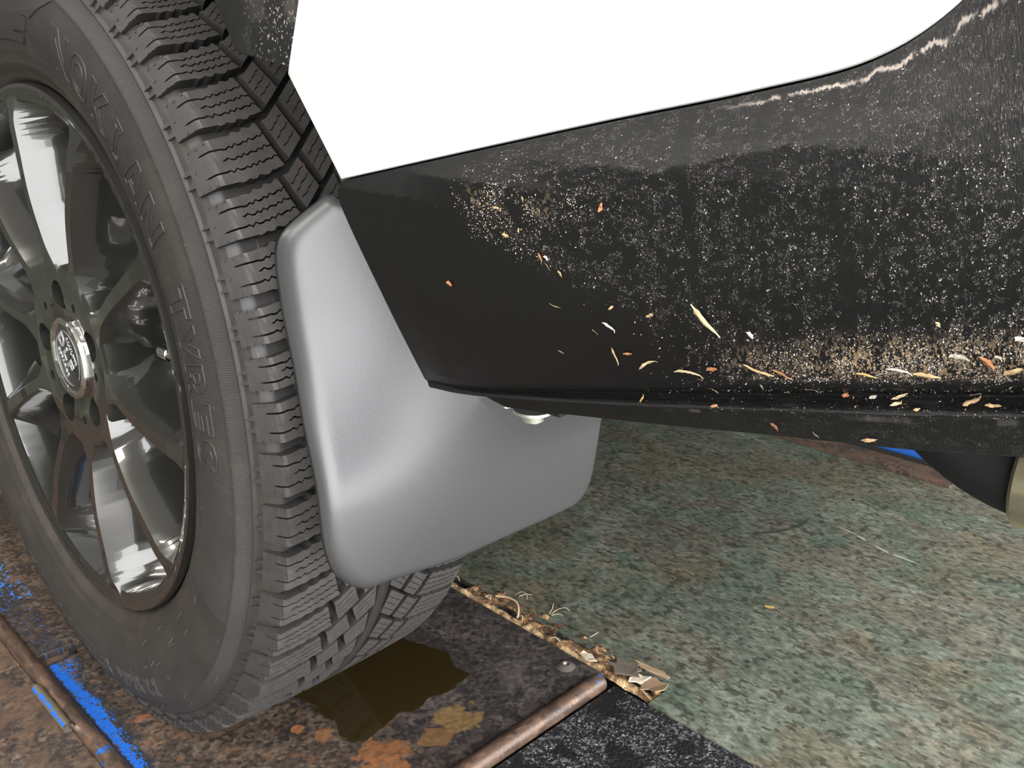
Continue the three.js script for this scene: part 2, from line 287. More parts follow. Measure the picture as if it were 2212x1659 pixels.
{
  const g = barAlong('z', -0.341, 0.034, 0.3172, -0.0005, 0.0092); const uv = g.attributes.uv, p = g.attributes.position;
  for (let i = 0; i < p.count; i++) uv.setX(i, (0.034 - p.getZ(i)) / 0.376);
  thing('edge_bar', g, M.bar, 'round rusty steel bar along the plate edge, blue paint on its end', 'steel bar');
  thing('guide_rail', barAlong('x', -0.9, 0.327, 0.0005, 0.0433, 0.0075), M.bar, 'round rusty guide rail beside the blue paint stripe', 'rail');
}
{ // hinge pin with rings of worn blue paint
  const o = new THREE.Group(); o.name = 'hinge_pin'; o.position.set(-0.046, 0.0045, 0.0545); scene.add(o);
  tag(o, 'short round steel hinge pin with blue paint bands beside the rail', 'pin');
  const n = 5, L = 0.079 / n, tint = [M.silver, std({ color: lin(0.20, 0.17, 0.12), roughness: 0.4, metalness: 0.5 })];
  for (let i = 0; i < n; i++) {
    const g = new THREE.CylinderGeometry(0.0045, 0.0045, L - 0.0006, 24); g.rotateZ(Math.PI / 2); g.translate(L * (i + 0.5), 0, 0); part('knuckle', g, tint[1], o);
    const b = new THREE.CylinderGeometry(0.00462, 0.00462, L - 0.0016 - (i % 2) * 0.002, 14, 1, true, Math.PI * (0.10 + 0.06 * (i % 3)), Math.PI * (0.20 + 0.07 * (i % 2))); b.rotateZ(Math.PI / 2); b.translate(L * (i + 0.5), 0, 0); part('paint_band', b, M.blue, o);
  }
  const e = new THREE.CylinderGeometry(0.0046, 0.0046, 0.002, 24); e.rotateZ(Math.PI / 2); e.translate(0.0795, 0, 0); part('end_cap', e, M.chrome, o);
}
thing('rubber_mat', planUV(rbox(0.3285, 0.9, -0.016, -0.003, -0.347, 0.40, 0.001), 0, 0, 0.25, 0.25), M.mat, 'black mat strewn with pale grit beyond the round edge bar', 'mat');
{ // raised rivet in the plate corner: a little dished boss
  const pts = [[0.0, 0.0002], [0.0018, 0.0002], [0.0024, 0.0026], [0.0036, 0.0036], [0.0052, 0.0030], [0.0080, 0.0010], [0.0105, -0.0005]].map(([r, y]) => new THREE.Vector2(r, y));
  const g = new THREE.LatheGeometry(pts, 28); g.translate(0.278, 0, -0.333); thing('rivet', g, std({ color: lin(0.22, 0.19, 0.17), metalness: 0.6, roughness: 0.3 }), 'dished steel rivet in the corner of the lift plate', 'rivet');
}
{ // puddle beside the tyre
  const c = [[0.02, -0.245], [0.06, -0.262], [0.10, -0.256], [0.131, -0.247], [0.155, -0.255], [0.179, -0.262], [0.197, -0.254], [0.22, -0.254], [0.224, -0.236], [0.2265, -0.218], [0.221, -0.203], [0.2255, -0.187], [0.219, -0.17], [0.223, -0.152], [0.2265, -0.124], [0.215, -0.119], [0.208, -0.115], [0.192, -0.122], [0.181, -0.122], [0.166, -0.119], [0.153, -0.122], [0.13, -0.116], [0.09, -0.11], [0.05, -0.12], [0.02, -0.16]];
  const curve = new THREE.CatmullRomCurve3(c.map(([x, z]) => new THREE.Vector3(x, 0, z)), true, 'catmullrom', 0.5);
  const pts = curve.getPoints(220).map((p) => new THREE.Vector2(p.x + 0.005 * (fbm(p.x * 160, p.z * 160, 3) - 0.5), -(p.z + 0.007 * (fbm(p.x * 150 + 9, p.z * 150, 3) - 0.5))));
  const g = new THREE.ExtrudeGeometry(new THREE.Shape(pts), { depth: 0.0004, bevelEnabled: true, bevelThickness: 0.0003, bevelSize: 0.0008, bevelSegments: 2 }); g.rotateX(-Math.PI / 2); g.translate(0, 0.0003, 0);
  thing('puddle', g, M.puddle, 'dark amber puddle on the steel plate behind the tyre', 'puddle');
}
// broken joint filler along the far edge of the plate
{
  const nx = 260, nz = 18, g = new THREE.PlaneGeometry(1, 1, nx, nz), p = g.attributes.position, uv = g.attributes.uv;
  for (let i = 0; i < p.count; i++) {
    const u = p.getX(i) + 0.5, v = p.getY(i) + 0.5; let x = -0.25 + u * 0.617, z = -0.3935 + v * 0.0425;
    if (v === 0) z += 0.006 * (fbm(x * 60, 4, 3) - 0.5); if (v === 1) z += 0.002 * (fbm(x * 120, 8, 3) - 0.5);
    const ed = sstep(0, 0.15, v) * sstep(1, 0.9, v) * sstep(1, 0.985, u);
    let y = -0.006 + 0.0085 * fbm(x * 90, z * 140, 4) * ed + 0.003 * sstep(0.75, 0.95, v) * fbm(x * 130, 5, 3); if (v === 0 || u === 1) y = -0.008;
    y -= 0.006 * sstep(0.55, 0.60, fbm((x + 0.25) * 38 + 3.4, (z + 0.3935) * 60 + 2, 3)) * sstep(0.78, 0.66, v);
    p.setXYZ(i, x, y, z); uv.setXY(i, u, v);
  }
  g.index.array.reverse(); g.computeVertexNormals();
  thing('broken_strip', g, M.strip, 'crumbling brown joint filler strip along the far plate edge', 'joint strip');
  const tube = (pts, r, n = 24) => new THREE.TubeGeometry(new THREE.CatmullRomCurve3(pts.map((q) => new THREE.Vector3(...q))), n, r, 6);
  const fib = std({ color: lin(0.55, 0.42, 0.26), roughness: 0.8 }), pale = std({ color: lin(0.7, 0.62, 0.46), roughness: 0.8 });
  thing('fibre_twig', tube([[0.137, 0.002, -0.372], [0.152, 0.005, -0.3755], [0.166, 0.006, -0.375], [0.178, 0.005, -0.367], [0.186, 0.002, -0.3575]], 0.0011), fib, 'bent tan fibre twig lying across the broken strip', 'twig');
  const F = [[[0.150, 0.001, -0.390], [0.156, 0.006, -0.394], [0.163, 0.006, -0.3945], [0.167, 0.002, -0.3915]], [[0.155, 0.001, -0.391], [0.161, 0.004, -0.397], [0.168, 0.005, -0.398]], [[0.205, 0.001, -0.390], [0.209, 0.006, -0.396], [0.216, 0.009, -0.401], [0.222, 0.008, -0.401]], [[0.207, 0.001, -0.389], [0.214, 0.004, -0.393], [0.220, 0.005, -0.392]], [[0.203, 0.001, -0.389], [0.203, 0.006, -0.394], [0.201, 0.009, -0.398]], [[0.130, 0.002, -0.362], [0.137, 0.006, -0.364], [0.142, 0.004, -0.359]], [[0.183, 0.002, -0.358], [0.190, 0.005, -0.361], [0.194, 0.002, -0.356]], [[0.235, 0.001, -0.356], [0.24, 0.003, -0.359], [0.247, 0.001, -0.359]], [[0.075, 0.002, -0.362], [0.08, 0.006, -0.365], [0.085, 0.002, -0.364]], [[0.262, 0.0, -0.388], [0.266, 0.004, -0.391], [0.268, 0.006, -0.394]]];
  F.forEach((f, i) => thing('fibre', tube(f, 0.00032), i % 2 ? pale : fib, 'fine pale fibre curling up from the broken joint strip', 'fibre', 'fibres on the joint strip'));
  // curled flakes at the end of the strip
  function flake(x, z, w, d, lift, turn, mat, label) {
    const pts = [], n = 11; for (let i = 0; i < n; i++) { const t = i / n * Math.PI * 2, k = 0.30 + 0.34 * hash(i * 7 + Math.round(x * 1e4), Math.round(z * 1e4)), sq = 1 / Math.max(Math.abs(Math.cos(t)), Math.abs(Math.sin(t))) ** 0.7; pts.push(new THREE.Vector2(Math.cos(t) * w * k * sq, Math.sin(t) * d * k * sq)); }
    const m = new THREE.ExtrudeGeometry(new THREE.Shape(pts), { depth: 0.0007, bevelEnabled: true, bevelSize: 0.0004, bevelThickness: 0.0003, bevelSegments: 1, steps: 1 }); m.rotateX(-Math.PI / 2);
    const a = m.attributes.position; for (let i = 0; i < a.count; i++) { const X = a.getX(i) / w, Z = a.getZ(i) / d; a.setY(i, a.getY(i) + lift * (X + 0.5) ** 2 + 0.0022 * vn(X * 4 + x * 50, Z * 4 + z * 70)); }
    m.computeVertexNormals(); m.rotateY(turn); m.translate(x, 0.0005, z); thing('flake', m, mat, label, 'flake');
  }
  const grey = std({ color: lin(0.13, 0.105, 0.085), roughness: 0.7, side: THREE.DoubleSide }), tan = std({ color: lin(0.32, 0.22, 0.13), roughness: 0.75, side: THREE.DoubleSide }), cream = std({ color: lin(0.62, 0.52, 0.38), roughness: 0.8, side: THREE.DoubleSide });
  flake(0.324, -0.370, 0.042, 0.022, 0.004, 0.06, grey, 'grey curled flake on the end of the broken strip');
  flake(0.360, -0.366, 0.026, 0.024, 0.006, -0.25, tan, 'tan curled flake beside the black mat corner');
  flake(0.343, -0.3655, 0.02, 0.014, 0.002, 0.4, cream, 'cream flake fragment on top of the grey flake');
  flake(0.345, -0.386, 0.04, 0.008, 0.003, 0.0, tan, 'long cream sliver along the strip end');
  flake(0.287, -0.358, 0.022, 0.012, 0.003, -0.5, cream, 'pale torn flake by the plate corner rivet');
}
// the runway on the other side of the car
thing('runway_edging', planUV(rbox(-1.2, 0.378, -0.012, 0.002, -1.085, -1.034, 0.001), 0, 0, 0.3, 0.3), M.rust, 'rusty edging strip of the far runway beneath the bumper', 'edging');
thing('runway_plate', box(-1.2, 0.318, -0.012, 0.007, -1.5, -1.0955), M.blue, 'blue painted plate of the far runway beyond the rusty edging', 'steel plate');
thing('runway_bar', barAlong('x', -1.2, 0.336, 0.002, -1.0905, 0.0046, 0.002), M.darkSteel, 'black round bar between rusty edging and blue plate', 'steel bar');
// litter on the green floor
{
  const lf = new THREE.CircleGeometry(0.0045, 12); lf.scale(1.3, 0.7, 1); lf.rotateX(-Math.PI / 2); const p = lf.attributes.position; for (let i = 0; i < p.count; i++) p.setY(i, 0.001 + 0.9 * (p.getX(i) ** 2 + p.getZ(i) ** 2) * 20);
  lf.rotateY(0.5); lf.translate(0.362, -0.0022, -0.575); thing('leaf', lf, std({ color: lin(0.42, 0.28, 0.08), roughness: 0.8, side: THREE.DoubleSide }), 'tiny yellow leaf on the green floor', 'leaf');
  const stone = new THREE.IcosahedronGeometry(1, 0), dk = std({ color: lin(0.02, 0.02, 0.018), roughness: 0.9 });
  for (const [x, z, s] of [[0.41, -0.60, 0.0018], [0.50, -0.72, 0.0016], [0.30, -0.90, 0.0022], [0.22, -0.86, 0.0015], [0.56, -0.61, 0.0018], [0.25, -0.55, 0.0016], [0.40, -0.47, 0.0024]]) {
    const g = stone.clone(); g.scale(s * 1.4, s * 0.6, s); g.rotateY(x * 40); g.translate(x, -0.002 + s * 0.5, z); thing('crumb', g, dk, 'tiny dark crumb on the green floor', 'crumb', 'crumbs on the green floor');
  }
}
const CLAD=[[[0.4512,0.5127,0.02],[0.4797,0.5185,0.02],[0.5331,0.5293,0.02],[0.6003,0.5427,0.02],[0.6508,0.5522,0.02],[0.686,0.5607,0.02],[0.7068,0.5743,0.02],[0.7203,0.5932,0.02],[0.7311,0.6145,0.02]],[[0.4495,0.5023,0.02],[0.4816,0.507,0.0225],[0.5396,0.5154,0.0265],[0.6087,0.5258,0.0295],[0.6593,0.5337,0.031],[0.6945,0.5385,0.032],[0.7165,0.541,0.0325],[0.7325,0.5428,0.0325],[0.747,0.5443,0.0325]],[[0.4652,0.4607,0.01],[0.5002,0.4681,0.017],[0.5558,0.4791,0.0235],[0.6199,0.4935,0.027],[0.6672,0.5041,0.0285],[0.7004,0.5115,0.0295],[0.7214,0.5156,0.03],[0.7368,0.5185,0.03],[0.7507,0.5208,0.03]],[[0.4752,0.4274,-0.001],[0.508,0.4326,0.006],[0.5594,0.4445,0.011],[0.6207,0.46,0.013],[0.6675,0.4719,0.014],[0.7011,0.4799,0.015],[0.7223,0.4852,0.015],[0.7379,0.4898,0.015],[0.752,0.4936,0.015]],[[0.4767,0.4211,-0.004],[0.5057,0.4262,0.0],[0.5552,0.4374,0.003],[0.6166,0.4516,0.004],[0.6639,0.4631,0.004],[0.6981,0.4714,0.004],[0.72,0.4767,0.004],[0.7363,0.4806,0.004],[0.7511,0.4843,0.004]],[[0.4826,0.4189,-0.006],[0.5118,0.4239,-0.001],[0.5606,0.434,0.003],[0.6209,0.4474,0.005],[0.6675,0.4584,0.006],[0.7008,0.4657,0.006],[0.7222,0.4711,0.006],[0.7381,0.4751,0.006],[0.7526,0.4788,0.006]],[[0.4826,0.4219,-0.046],[0.5118,0.4269,-0.041],[0.5606,0.437,-0.037],[0.6209,0.4504,-0.035],[0.6675,0.4614,-0.034],[0.7008,0.4687,-0.034],[0.7222,0.4741,-0.034],[0.7381,0.4781,-0.034],[0.7526,0.4818,-0.034]]];
const LIP=[[[0.5152,0.4222,-0.006],[0.5272,0.4247,-0.006],[0.5533,0.43,-0.006],[0.6017,0.4399,-0.006],[0.6536,0.452,-0.006],[0.6951,0.4611,-0.006],[0.7242,0.4684,-0.006],[0.7504,0.475,-0.006]],[[0.5263,0.4193,-0.006],[0.5376,0.4212,-0.006],[0.5622,0.4255,-0.006],[0.6082,0.4338,-0.006],[0.658,0.4432,-0.006],[0.6984,0.4505,-0.006],[0.7269,0.4568,-0.006],[0.7527,0.4627,-0.006]]];
const CHIPS=[[0.5248,0.4789,0.0216,0.0039,-0.0002,0.0003,-0.08,-0.2,0.98,1.7,"o",0.0],[0.5792,0.4974,0.0274,0.0014,-0.0032,-0.0004,-0.03,-0.13,0.99,1.1,"o",0.0],[0.5822,0.4977,0.0275,0.0023,-0.0011,-0.0001,-0.03,-0.13,0.99,1.0,"w",0.0],[0.5825,0.4948,0.0271,0.0023,-0.0024,-0.0003,-0.02,-0.15,0.99,0.6,"t",0.0],[0.5575,0.5123,0.0275,0.0045,-0.0001,0.0002,-0.05,-0.01,1.0,0.7,"t",0.0],[0.5716,0.5167,0.0282,0.0015,-0.0015,0.0001,-0.05,0.03,1.0,0.8,"t",0.0],[0.6077,0.5177,0.0298,0.0014,0.0031,0.0001,-0.04,-0.0,1.0,1.0,"o",1.0],[0.6455,0.4871,0.0237,0.0083,-0.0095,-0.0045,0.06,-0.37,0.93,1.7,"c",1.0],[0.6066,0.4772,0.0221,0.005,-0.0026,-0.0013,0.05,-0.36,0.93,1.3,"w",1.0],[0.6597,0.4847,0.0215,0.0016,-0.0017,-0.0009,0.08,-0.42,0.91,1.6,"w",1.0],[0.5837,0.4809,0.0242,0.0052,-0.0006,-0.0002,0.01,-0.27,0.96,0.5,"c",1.0],[0.5999,0.474,0.0213,0.002,-0.0014,-0.0007,0.05,-0.36,0.93,0.5,"c",1.0],[0.581,0.4621,0.0176,0.0027,-0.0003,-0.0003,0.05,-0.38,0.92,0.7,"t",2.0],[0.6059,0.4658,0.0174,0.0013,-0.0064,-0.003,0.08,-0.42,0.91,1.1,"t",2.0],[0.6117,0.468,0.0179,0.0045,0.0013,0.0002,0.07,-0.41,0.91,0.9,"o",2.0],[0.6191,0.4651,0.0158,0.009,0.0055,0.0019,0.08,-0.44,0.89,0.9,"c",2.0],[0.6344,0.4652,0.0143,0.0109,0.0005,-0.001,0.1,-0.48,0.87,1.2,"c",2.0],[0.6436,0.4692,0.0154,0.0042,0.0017,0.0004,0.1,-0.48,0.87,1.4,"o",2.0],[0.66,0.4726,0.0153,0.0094,-0.0019,-0.0022,0.1,-0.48,0.87,1.5,"t",2.0],[0.6677,0.4729,0.0146,0.006,-0.0021,-0.002,0.1,-0.51,0.86,1.3,"b",2.0],[0.6093,0.4472,0.0056,0.0044,0.0048,0.0019,-0.19,0.77,0.61,1.3,"y",3.0],[0.6408,0.4599,0.0085,-0.0004,-0.0025,-0.0046,0.21,-0.83,0.52,0.9,"t",3.0],[0.6404,0.4534,0.0074,0.0021,0.0013,-0.0007,-0.17,0.65,0.75,0.8,"b",3.0],[0.6248,0.485,0.0242,0.0032,0.0021,0.0006,0.05,-0.35,0.94,0.9,"t",1.0],[0.6092,0.4847,0.0247,0.0022,0.0022,0.0006,0.03,-0.31,0.95,0.6,"t",1.0],[0.6932,0.4786,0.0152,0.0055,-0.0005,-0.0009,0.1,-0.52,0.85,1.2,"y",2.0],[0.7026,0.4822,0.0163,0.007,-0.0003,-0.001,0.11,-0.51,0.85,1.1,"w",2.0],[0.7096,0.4825,0.0154,0.0069,0.0003,-0.0009,0.13,-0.53,0.84,1.6,"t",2.0],[0.7243,0.4898,0.0175,0.0031,-0.0029,-0.0022,0.14,-0.51,0.85,1.6,"o",2.0],[0.7269,0.4917,0.0182,0.0017,-0.0005,-0.0006,0.14,-0.5,0.85,1.2,"g",2.0],[0.7134,0.4986,0.0236,0.0012,-0.0013,-0.0007,0.08,-0.42,0.9,1.0,"c",1.0],[0.7318,0.4982,0.0212,0.0019,0.0012,0.0004,0.13,-0.48,0.87,1.6,"w",1.0],[0.6987,0.4708,0.0038,0.0048,0.0035,0.0002,0.0,-0.02,1.0,0.7,"c",3.0],[0.6989,0.4686,0.0058,0.003,0.0015,-0.001,-0.18,0.76,0.63,0.7,"c",3.0],[0.7188,0.4773,0.0051,0.0034,0.0019,0.0018,0.21,-0.85,0.48,0.8,"g",3.0],[0.7185,0.474,0.005,0.0036,0.0028,-0.0021,-0.18,0.75,0.64,1.1,"t",3.0],[0.7244,0.4745,0.0062,0.0042,0.0008,0.0003,-0.19,0.78,0.6,0.7,"t",3.0],[0.7053,0.4689,0.0072,0.0012,0.0009,-0.0007,-0.18,0.74,0.65,0.7,"t",3.0],[0.6913,0.4685,0.0041,0.0021,0.0011,-0.0004,-0.11,0.48,0.87,0.7,"g",3.0],[0.6831,0.467,0.0039,0.0025,0.0006,-0.0,-0.07,0.3,0.95,0.9,"o",3.0],[0.6745,0.4686,0.0093,0.0031,-0.0004,-0.002,0.2,-0.86,0.46,0.7,"t",3.0],[0.6645,0.4646,0.0056,0.0019,0.0005,0.0,0.21,-0.87,0.44,0.7,"t",3.0],[0.6589,0.4661,0.0109,-0.0004,-0.0026,-0.003,0.18,-0.75,0.64,0.7,"g",3.0],[0.6555,0.4468,-0.006,0.0029,-0.0018,0.0,0.0,-0.0,1.0,1.0,"b",4.0],[0.6875,0.4514,-0.006,0.0051,0.0018,0.0,0.0,-0.0,1.0,0.9,"t",4.0],[0.6703,0.4483,-0.006,0.0026,-0.0013,0.0,0.0,-0.0,1.0,0.5,"g",4.0],[0.6606,0.4522,-0.006,0.0146,0.0097,0.0192,0.0,-0.0,1.0,0.6,"g",4.0],[0.7301,0.4883,0.0156,0.0046,0.0027,0.0008,0.16,-0.54,0.82,1.6,"t",2.0],[0.7179,0.4898,0.0185,0.005,0.0005,-0.0004,0.13,-0.49,0.86,1.6,"g",2.0],[0.5623,0.5031,0.0273,0.0038,-0.0002,0.0001,-0.04,-0.08,1.0,1.2,"t",0.0],[0.5883,0.4932,0.0269,0.0016,-0.0023,-0.0004,-0.01,-0.16,0.99,1.0,"t",0.0],[0.5692,0.5056,0.0278,0.0004,-0.0019,-0.0001,-0.04,-0.07,1.0,1.0,"t",0.0]];
// ---------------------------------------------------------------- the car
const car = new THREE.Group(); car.name = 'car'; scene.add(car);
tag(car, 'white car with black plastic cladding, rear wheel and grey mud flap', 'car');
const HUB = 0.328, ZC = -0.0945, HALF = 0.0845;

// --- tyre
{
  const prof = [[0.2135, -0.016], [0.219, -0.0125], [0.2235, -0.0075], [0.2262, -0.0035], [0.2285, -0.0042], [0.2305, -0.0015], [0.236, 0.0022], [0.2372, 0.0032], [0.2386, 0.0029], [0.2455, 0.0056], [0.2468, 0.0066], [0.2482, 0.0061], [0.256, 0.0088], [0.266, 0.0112], [0.276, 0.0123], [0.286, 0.0118], [0.2945, 0.0092], [0.2978, 0.0082], [0.2988, 0.0087], [0.2998, 0.0072], [0.304, 0.0045], [0.3078, 0.0014], [0.3090, 0.0020], [0.3103, 0.0014], [0.3112, -0.0004], [0.3122, -0.0003], [0.3165, -0.0024], [0.3205, -0.0048]];
  const crown = [[0.3245, -0.0090], [0.3258, -0.013], [0.3262, -0.03], [0.3272, -0.0945], [0.3262, -0.159], [0.325, -0.178], [0.318, -0.188], [0.308, -0.194], [0.28, -0.2015], [0.25, -0.1955], [0.225, -0.184], [0.2135, -0.173]];
  const v2 = (a) => a.map(([r, z]) => new THREE.Vector2(r, z));
  const rl = (pts, n, a = 0, b = Math.PI * 2) => { const g = new THREE.LatheGeometry(v2(pts), n, a, b); g.rotateX(Math.PI / 2); return g; };
  const clampFloor = (g) => { const p = g.attributes.position; for (let i = 0; i < p.count; i++) if (p.getY(i) < -HUB + 0.0006) p.setY(i, -HUB + 0.0006); return g; };
  const D = Math.PI / 180;
  // v by radius along the wall; u continuous round the tyre
  const wallGeo = (a0, a1, n) => {
    const g = rl(prof, n, (a0 + 90) * D, (a1 - a0) * D), p = g.attributes.position, uv = g.attributes.uv;
    for (let i = 0; i < p.count; i++) { const u = uv.getX(i); uv.setXY(i, (a0 + u * (a1 - a0)) / 360, clamp((Math.hypot(p.getX(i), p.getY(i)) - 0.2135) / 0.1)); }
    return clampFloor(g);
  };
  const tire = part('tire', clampFloor(rl([prof[prof.length - 1], ...crown], 256)), M.rubber, car); tire.position.set(0, HUB, 0); tire.userData.label = 'black winter tyre with siped tread blocks';
  part('sidewall', wallGeo(-26, 76, 160), M.wallRib, tire); part('sidewall', wallGeo(76, 334, 320), M.wall, tire);
  const wallZ = (r) => { for (let i = 1; i < prof.length; i++) if (r <= prof[i][0]) { const t = (r - prof[i - 1][0]) / (prof[i][0] - prof[i - 1][0]); return lerp(prof[i - 1][1], prof[i][1], t); } return -0.005; };
  // raised lettering, read clockwise with the tops outwards
  const font = await new FontLoader().loadAsync('fonts/droid/droid_sans_bold.typeface.json');
  function lettering(text, startDeg, arcDeg, r0, height, mat, raise) {
    const rm = r0 + height / 2, total = arcDeg * D * rm, per = total / text.length; let k = 0;
    for (const ch of text) {
      const sh = font.generateShapes(ch, 1), loops = []; let x0 = 9, x1 = -9, y0 = 9, y1 = -9;
      for (const s of sh) for (const q of [s, ...s.holes]) { const L = q.getPoints(6); loops.push(L); for (const v of L) { x0 = Math.min(x0, v.x); x1 = Math.max(x1, v.x); y0 = Math.min(y0, v.y); y1 = Math.max(y1, v.y); } }
      const sx = (ch === 'I' ? per * 0.3 : per * 0.84) / (x1 - x0), sy = height / (y1 - y0), off = k * per + per * (ch === 'I' ? 0.35 : 0.08), gs = [];
      for (const L of loops) { // the outline of the letter stands proud of the wall
        const pts = []; for (let i = 0; i < L.length; i++) { const A = L[i], B = L[(i + 1) % L.length], d = Math.hypot((B.x - A.x) * sx, (B.y - A.y) * sy), n = Math.max(1, Math.round(d / 0.002)); if (d < 1e-6) continue; for (let j = 0; j < n; j++) { const X = off + (lerp(A.x, B.x, j / n) - x0) * sx, R = r0 + (lerp(A.y, B.y, j / n) - y0) * sy, th = startDeg * D - X / rm; pts.push(new THREE.Vector3(R * Math.cos(th), R * Math.sin(th), wallZ(R))); } }
        gs.push(new THREE.TubeGeometry(new THREE.CatmullRomCurve3(pts, true, 'catmullrom', 0.01), pts.length * 2, raise, 5, true));
      }
      part('letter', mergeGeometries(gs), mat, tire); k++;
    }
  }
  lettering('NOKIAN', 66, 37.5, 0.2555, 0.030, M.letter, 0.0008);
  lettering('TYRES', 22.5, 25, 0.2555, 0.031, M.letter, 0.0007);
  lettering('HAKKAPELIITTA', -61, 62, 0.2755, 0.0165, M.letter, 0.0005);
  { // smooth raised panel with a saw-toothed end
    const saw = [[0.2525, 79.2], [0.2555, 78.4], [0.2600, 77.2], [0.2640, 76.0], [0.2606, 82.2], [0.2735, 74.6], [0.2755, 77.2], [0.2762, 73.2], [0.2985, 66.8]].sort((a, b) => a[0] - b[0]);
    const nr = 60, na = 40, pos = [], idx = [];
    for (let i = 0; i <= nr; i++) { const R = lerp(0.2525, 0.2975, i / nr); let k = 1; while (k < saw.length - 1 && saw[k][0] < R) k++; const t = clamp((R - saw[k - 1][0]) / (saw[k][0] - saw[k - 1][0])), th0 = lerp(saw[k - 1][1], saw[k][1], t); for (let j = 0; j <= na; j++) { const th = lerp(th0, 118, (j / na) ** 1.5) * D, rim = i === 0 || i === nr || j === 0; pos.push(R * Math.cos(th), R * Math.sin(th), wallZ(R) + (rim ? -0.0004 : 0.0009)); } }
    for (let i = 0; i < nr; i++) for (let j = 0; j < na; j++) { const a = i * (na + 1) + j, b = a + 1, c = a + na + 1, d = c + 1; idx.push(a, c, b, b, c, d); }
    const g = new THREE.BufferGeometry(); g.setAttribute('position', new THREE.Float32BufferAttribute(pos, 3)); g.setIndex(idx); part('sidewall_panel', toCreasedNormals(g, 0.5), M.letter, tire);
  }
  // thin moulding hairs on the wall
  {
    const hs = [];
    for (let i = 0; i < 70; i++) {
      const low = i < 48, th = (low ? rr(-75, -8) : rr(-8, 60)) * D, r = low ? rr(0.238, 0.305) : rr(0.224, 0.232), L = rr(0.003, 0.0065);
      const g = new THREE.CylinderGeometry(0.00018, 0.00028, L, 4); const dir = new THREE.Vector3(Math.cos(th) * 0.8 + rr(-0.5, 0.5), Math.sin(th) * 0.5 + rr(-0.2, 0.6), rr(0.35, 0.9)).normalize();
      g.translate(0, L / 2, 0); g.applyQuaternion(new THREE.Quaternion().setFromUnitVectors(new THREE.Vector3(0, 1, 0), dir)); g.translate(r * Math.cos(th), r * Math.sin(th), wallZ(r)); hs.push(g);
    }
    const m = part('moulding_hair', mergeGeometries(hs), std({ color: lin(0.06, 0.057, 0.05), roughness: 0.6 }), tire); m.userData.kind = 'stuff';
  }
  // --- tread: blocks laid out on (s, angle); s runs from the centre line over the shoulder edge down the side
  const outer = (s) => { // surface radius and distance from the centre plane
    if (s <= HALF) return [0.335 - 0.002 * (s / HALF) ** 2, s];
    const t = (s - HALF) / 0.0175; return [lerp(0.333, 0.3185, t), lerp(HALF, 0.0945, Math.sqrt(t) * 0.35 + t * 0.65)];
  };
  const inner = (s) => { if (s <= 0.080) return [0.3255, s]; const [r, a] = outer(s); const t = clamp((s - 0.080) / 0.022); return [r - lerp(0.0075, 0.001, t), a - lerp(0.001, 0.0022, t)]; };
  const shift = (s) => s > HALF ? 0 : s > 0.0405 ? 0.033 * ((HALF - s) / 0.044) ** 1.4 : 0.033 + 2.9 * (0.0405 - s);
  function slab(out, lo, up, n, side, col) { // lo(t), up(t) -> [s, angle]
    const P = (s, th, f) => { const [r, a] = f(s); return [r * Math.cos(th), r * Math.sin(th), ZC + side * a]; };
    const A = [], B = [], C = [], E = [];
    for (let i = 0; i <= n; i++) { const t = i / n, l = lo(t), u = up(t); A.push(P(l[0], l[1], outer)); B.push(P(u[0], u[1], outer)); C.push(P(l[0], l[1], inner)); E.push(P(u[0], u[1], inner)); }
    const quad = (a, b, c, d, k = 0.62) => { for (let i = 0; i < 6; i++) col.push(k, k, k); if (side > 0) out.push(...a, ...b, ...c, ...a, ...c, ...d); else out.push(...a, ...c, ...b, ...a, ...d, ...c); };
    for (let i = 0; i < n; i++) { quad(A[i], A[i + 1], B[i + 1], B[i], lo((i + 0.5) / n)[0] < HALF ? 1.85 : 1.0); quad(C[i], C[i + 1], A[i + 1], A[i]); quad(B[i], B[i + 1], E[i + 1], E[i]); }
    quad(C[0], A[0], B[0], E[0]); quad(A[n], C[n], E[n], B[n]);
  }
  const zig = (s, ph) => { const x = s / 0.0052 + ph, f = x - Math.floor(x); return (f < 0.35 ? f / 0.35 : f < 0.5 ? 1 - (f - 0.35) / 0.15 * 2 : f < 0.85 ? -1 + 0 * f : -1 + (f - 0.85) / 0.15) * 0.0010; };
  // rows: [s at the inner end for c = 0, for c = 1, same for the outer end, slabs, samples, sipe width]
  const rows = [[0.0412, 0.0497, 0.102, 0.102, 4, 26, 0.0012], [0.0225, 0.0300, 0.0362, 0.0447, 4, 7, 0.0008], [0.0050, 0.0085, 0.0180, 0.0255, 4, 7, 0.0008]];
  function block(row, th0, pitch, side) {
    const [a0, a1, b0, b1, ns, n, gap] = rows[row], out = [], col = [], gw = (row === 0 ? 0.0072 : 0.0054) / 0.334;
    const edge = (k, sgn) => (t) => {
      const c = k / ns, s = lerp(lerp(a0, a1, c), lerp(b0, b1, c), t); const sip = k > 0 && k < ns;
      const gwid = row === 0 ? gw * lerp(0.8, 1.15, sstep(0.05, HALF, s)) : gw;
      let th = th0 + shift(s) + gwid / 2 + (pitch - gwid) * c;
      if (sip) { const open = row === 0 ? sstep(0.0935, 0.0915, s) * (k === 2 ? sstep(0.080, 0.078, s) : 1) : sstep(0, 0.06, t) * sstep(1, 0.94, t); th += (s < 0.078 ? zig(s, k * 0.37) / 0.334 * (row === 0 ? 1 : 0.7) : 0) + sgn * (gap / 2 / 0.334) * open; }
      else if (row === 0) th += (s < 0.074 && s > 0.05 ? zig(s * 0.62, 0.2) / 0.334 * 0.9 : 0);
      return [s, th];
    };
    for (let k = 0; k < ns; k++) slab(out, edge(k, 1), edge(k + 1, -1), n, side, col);
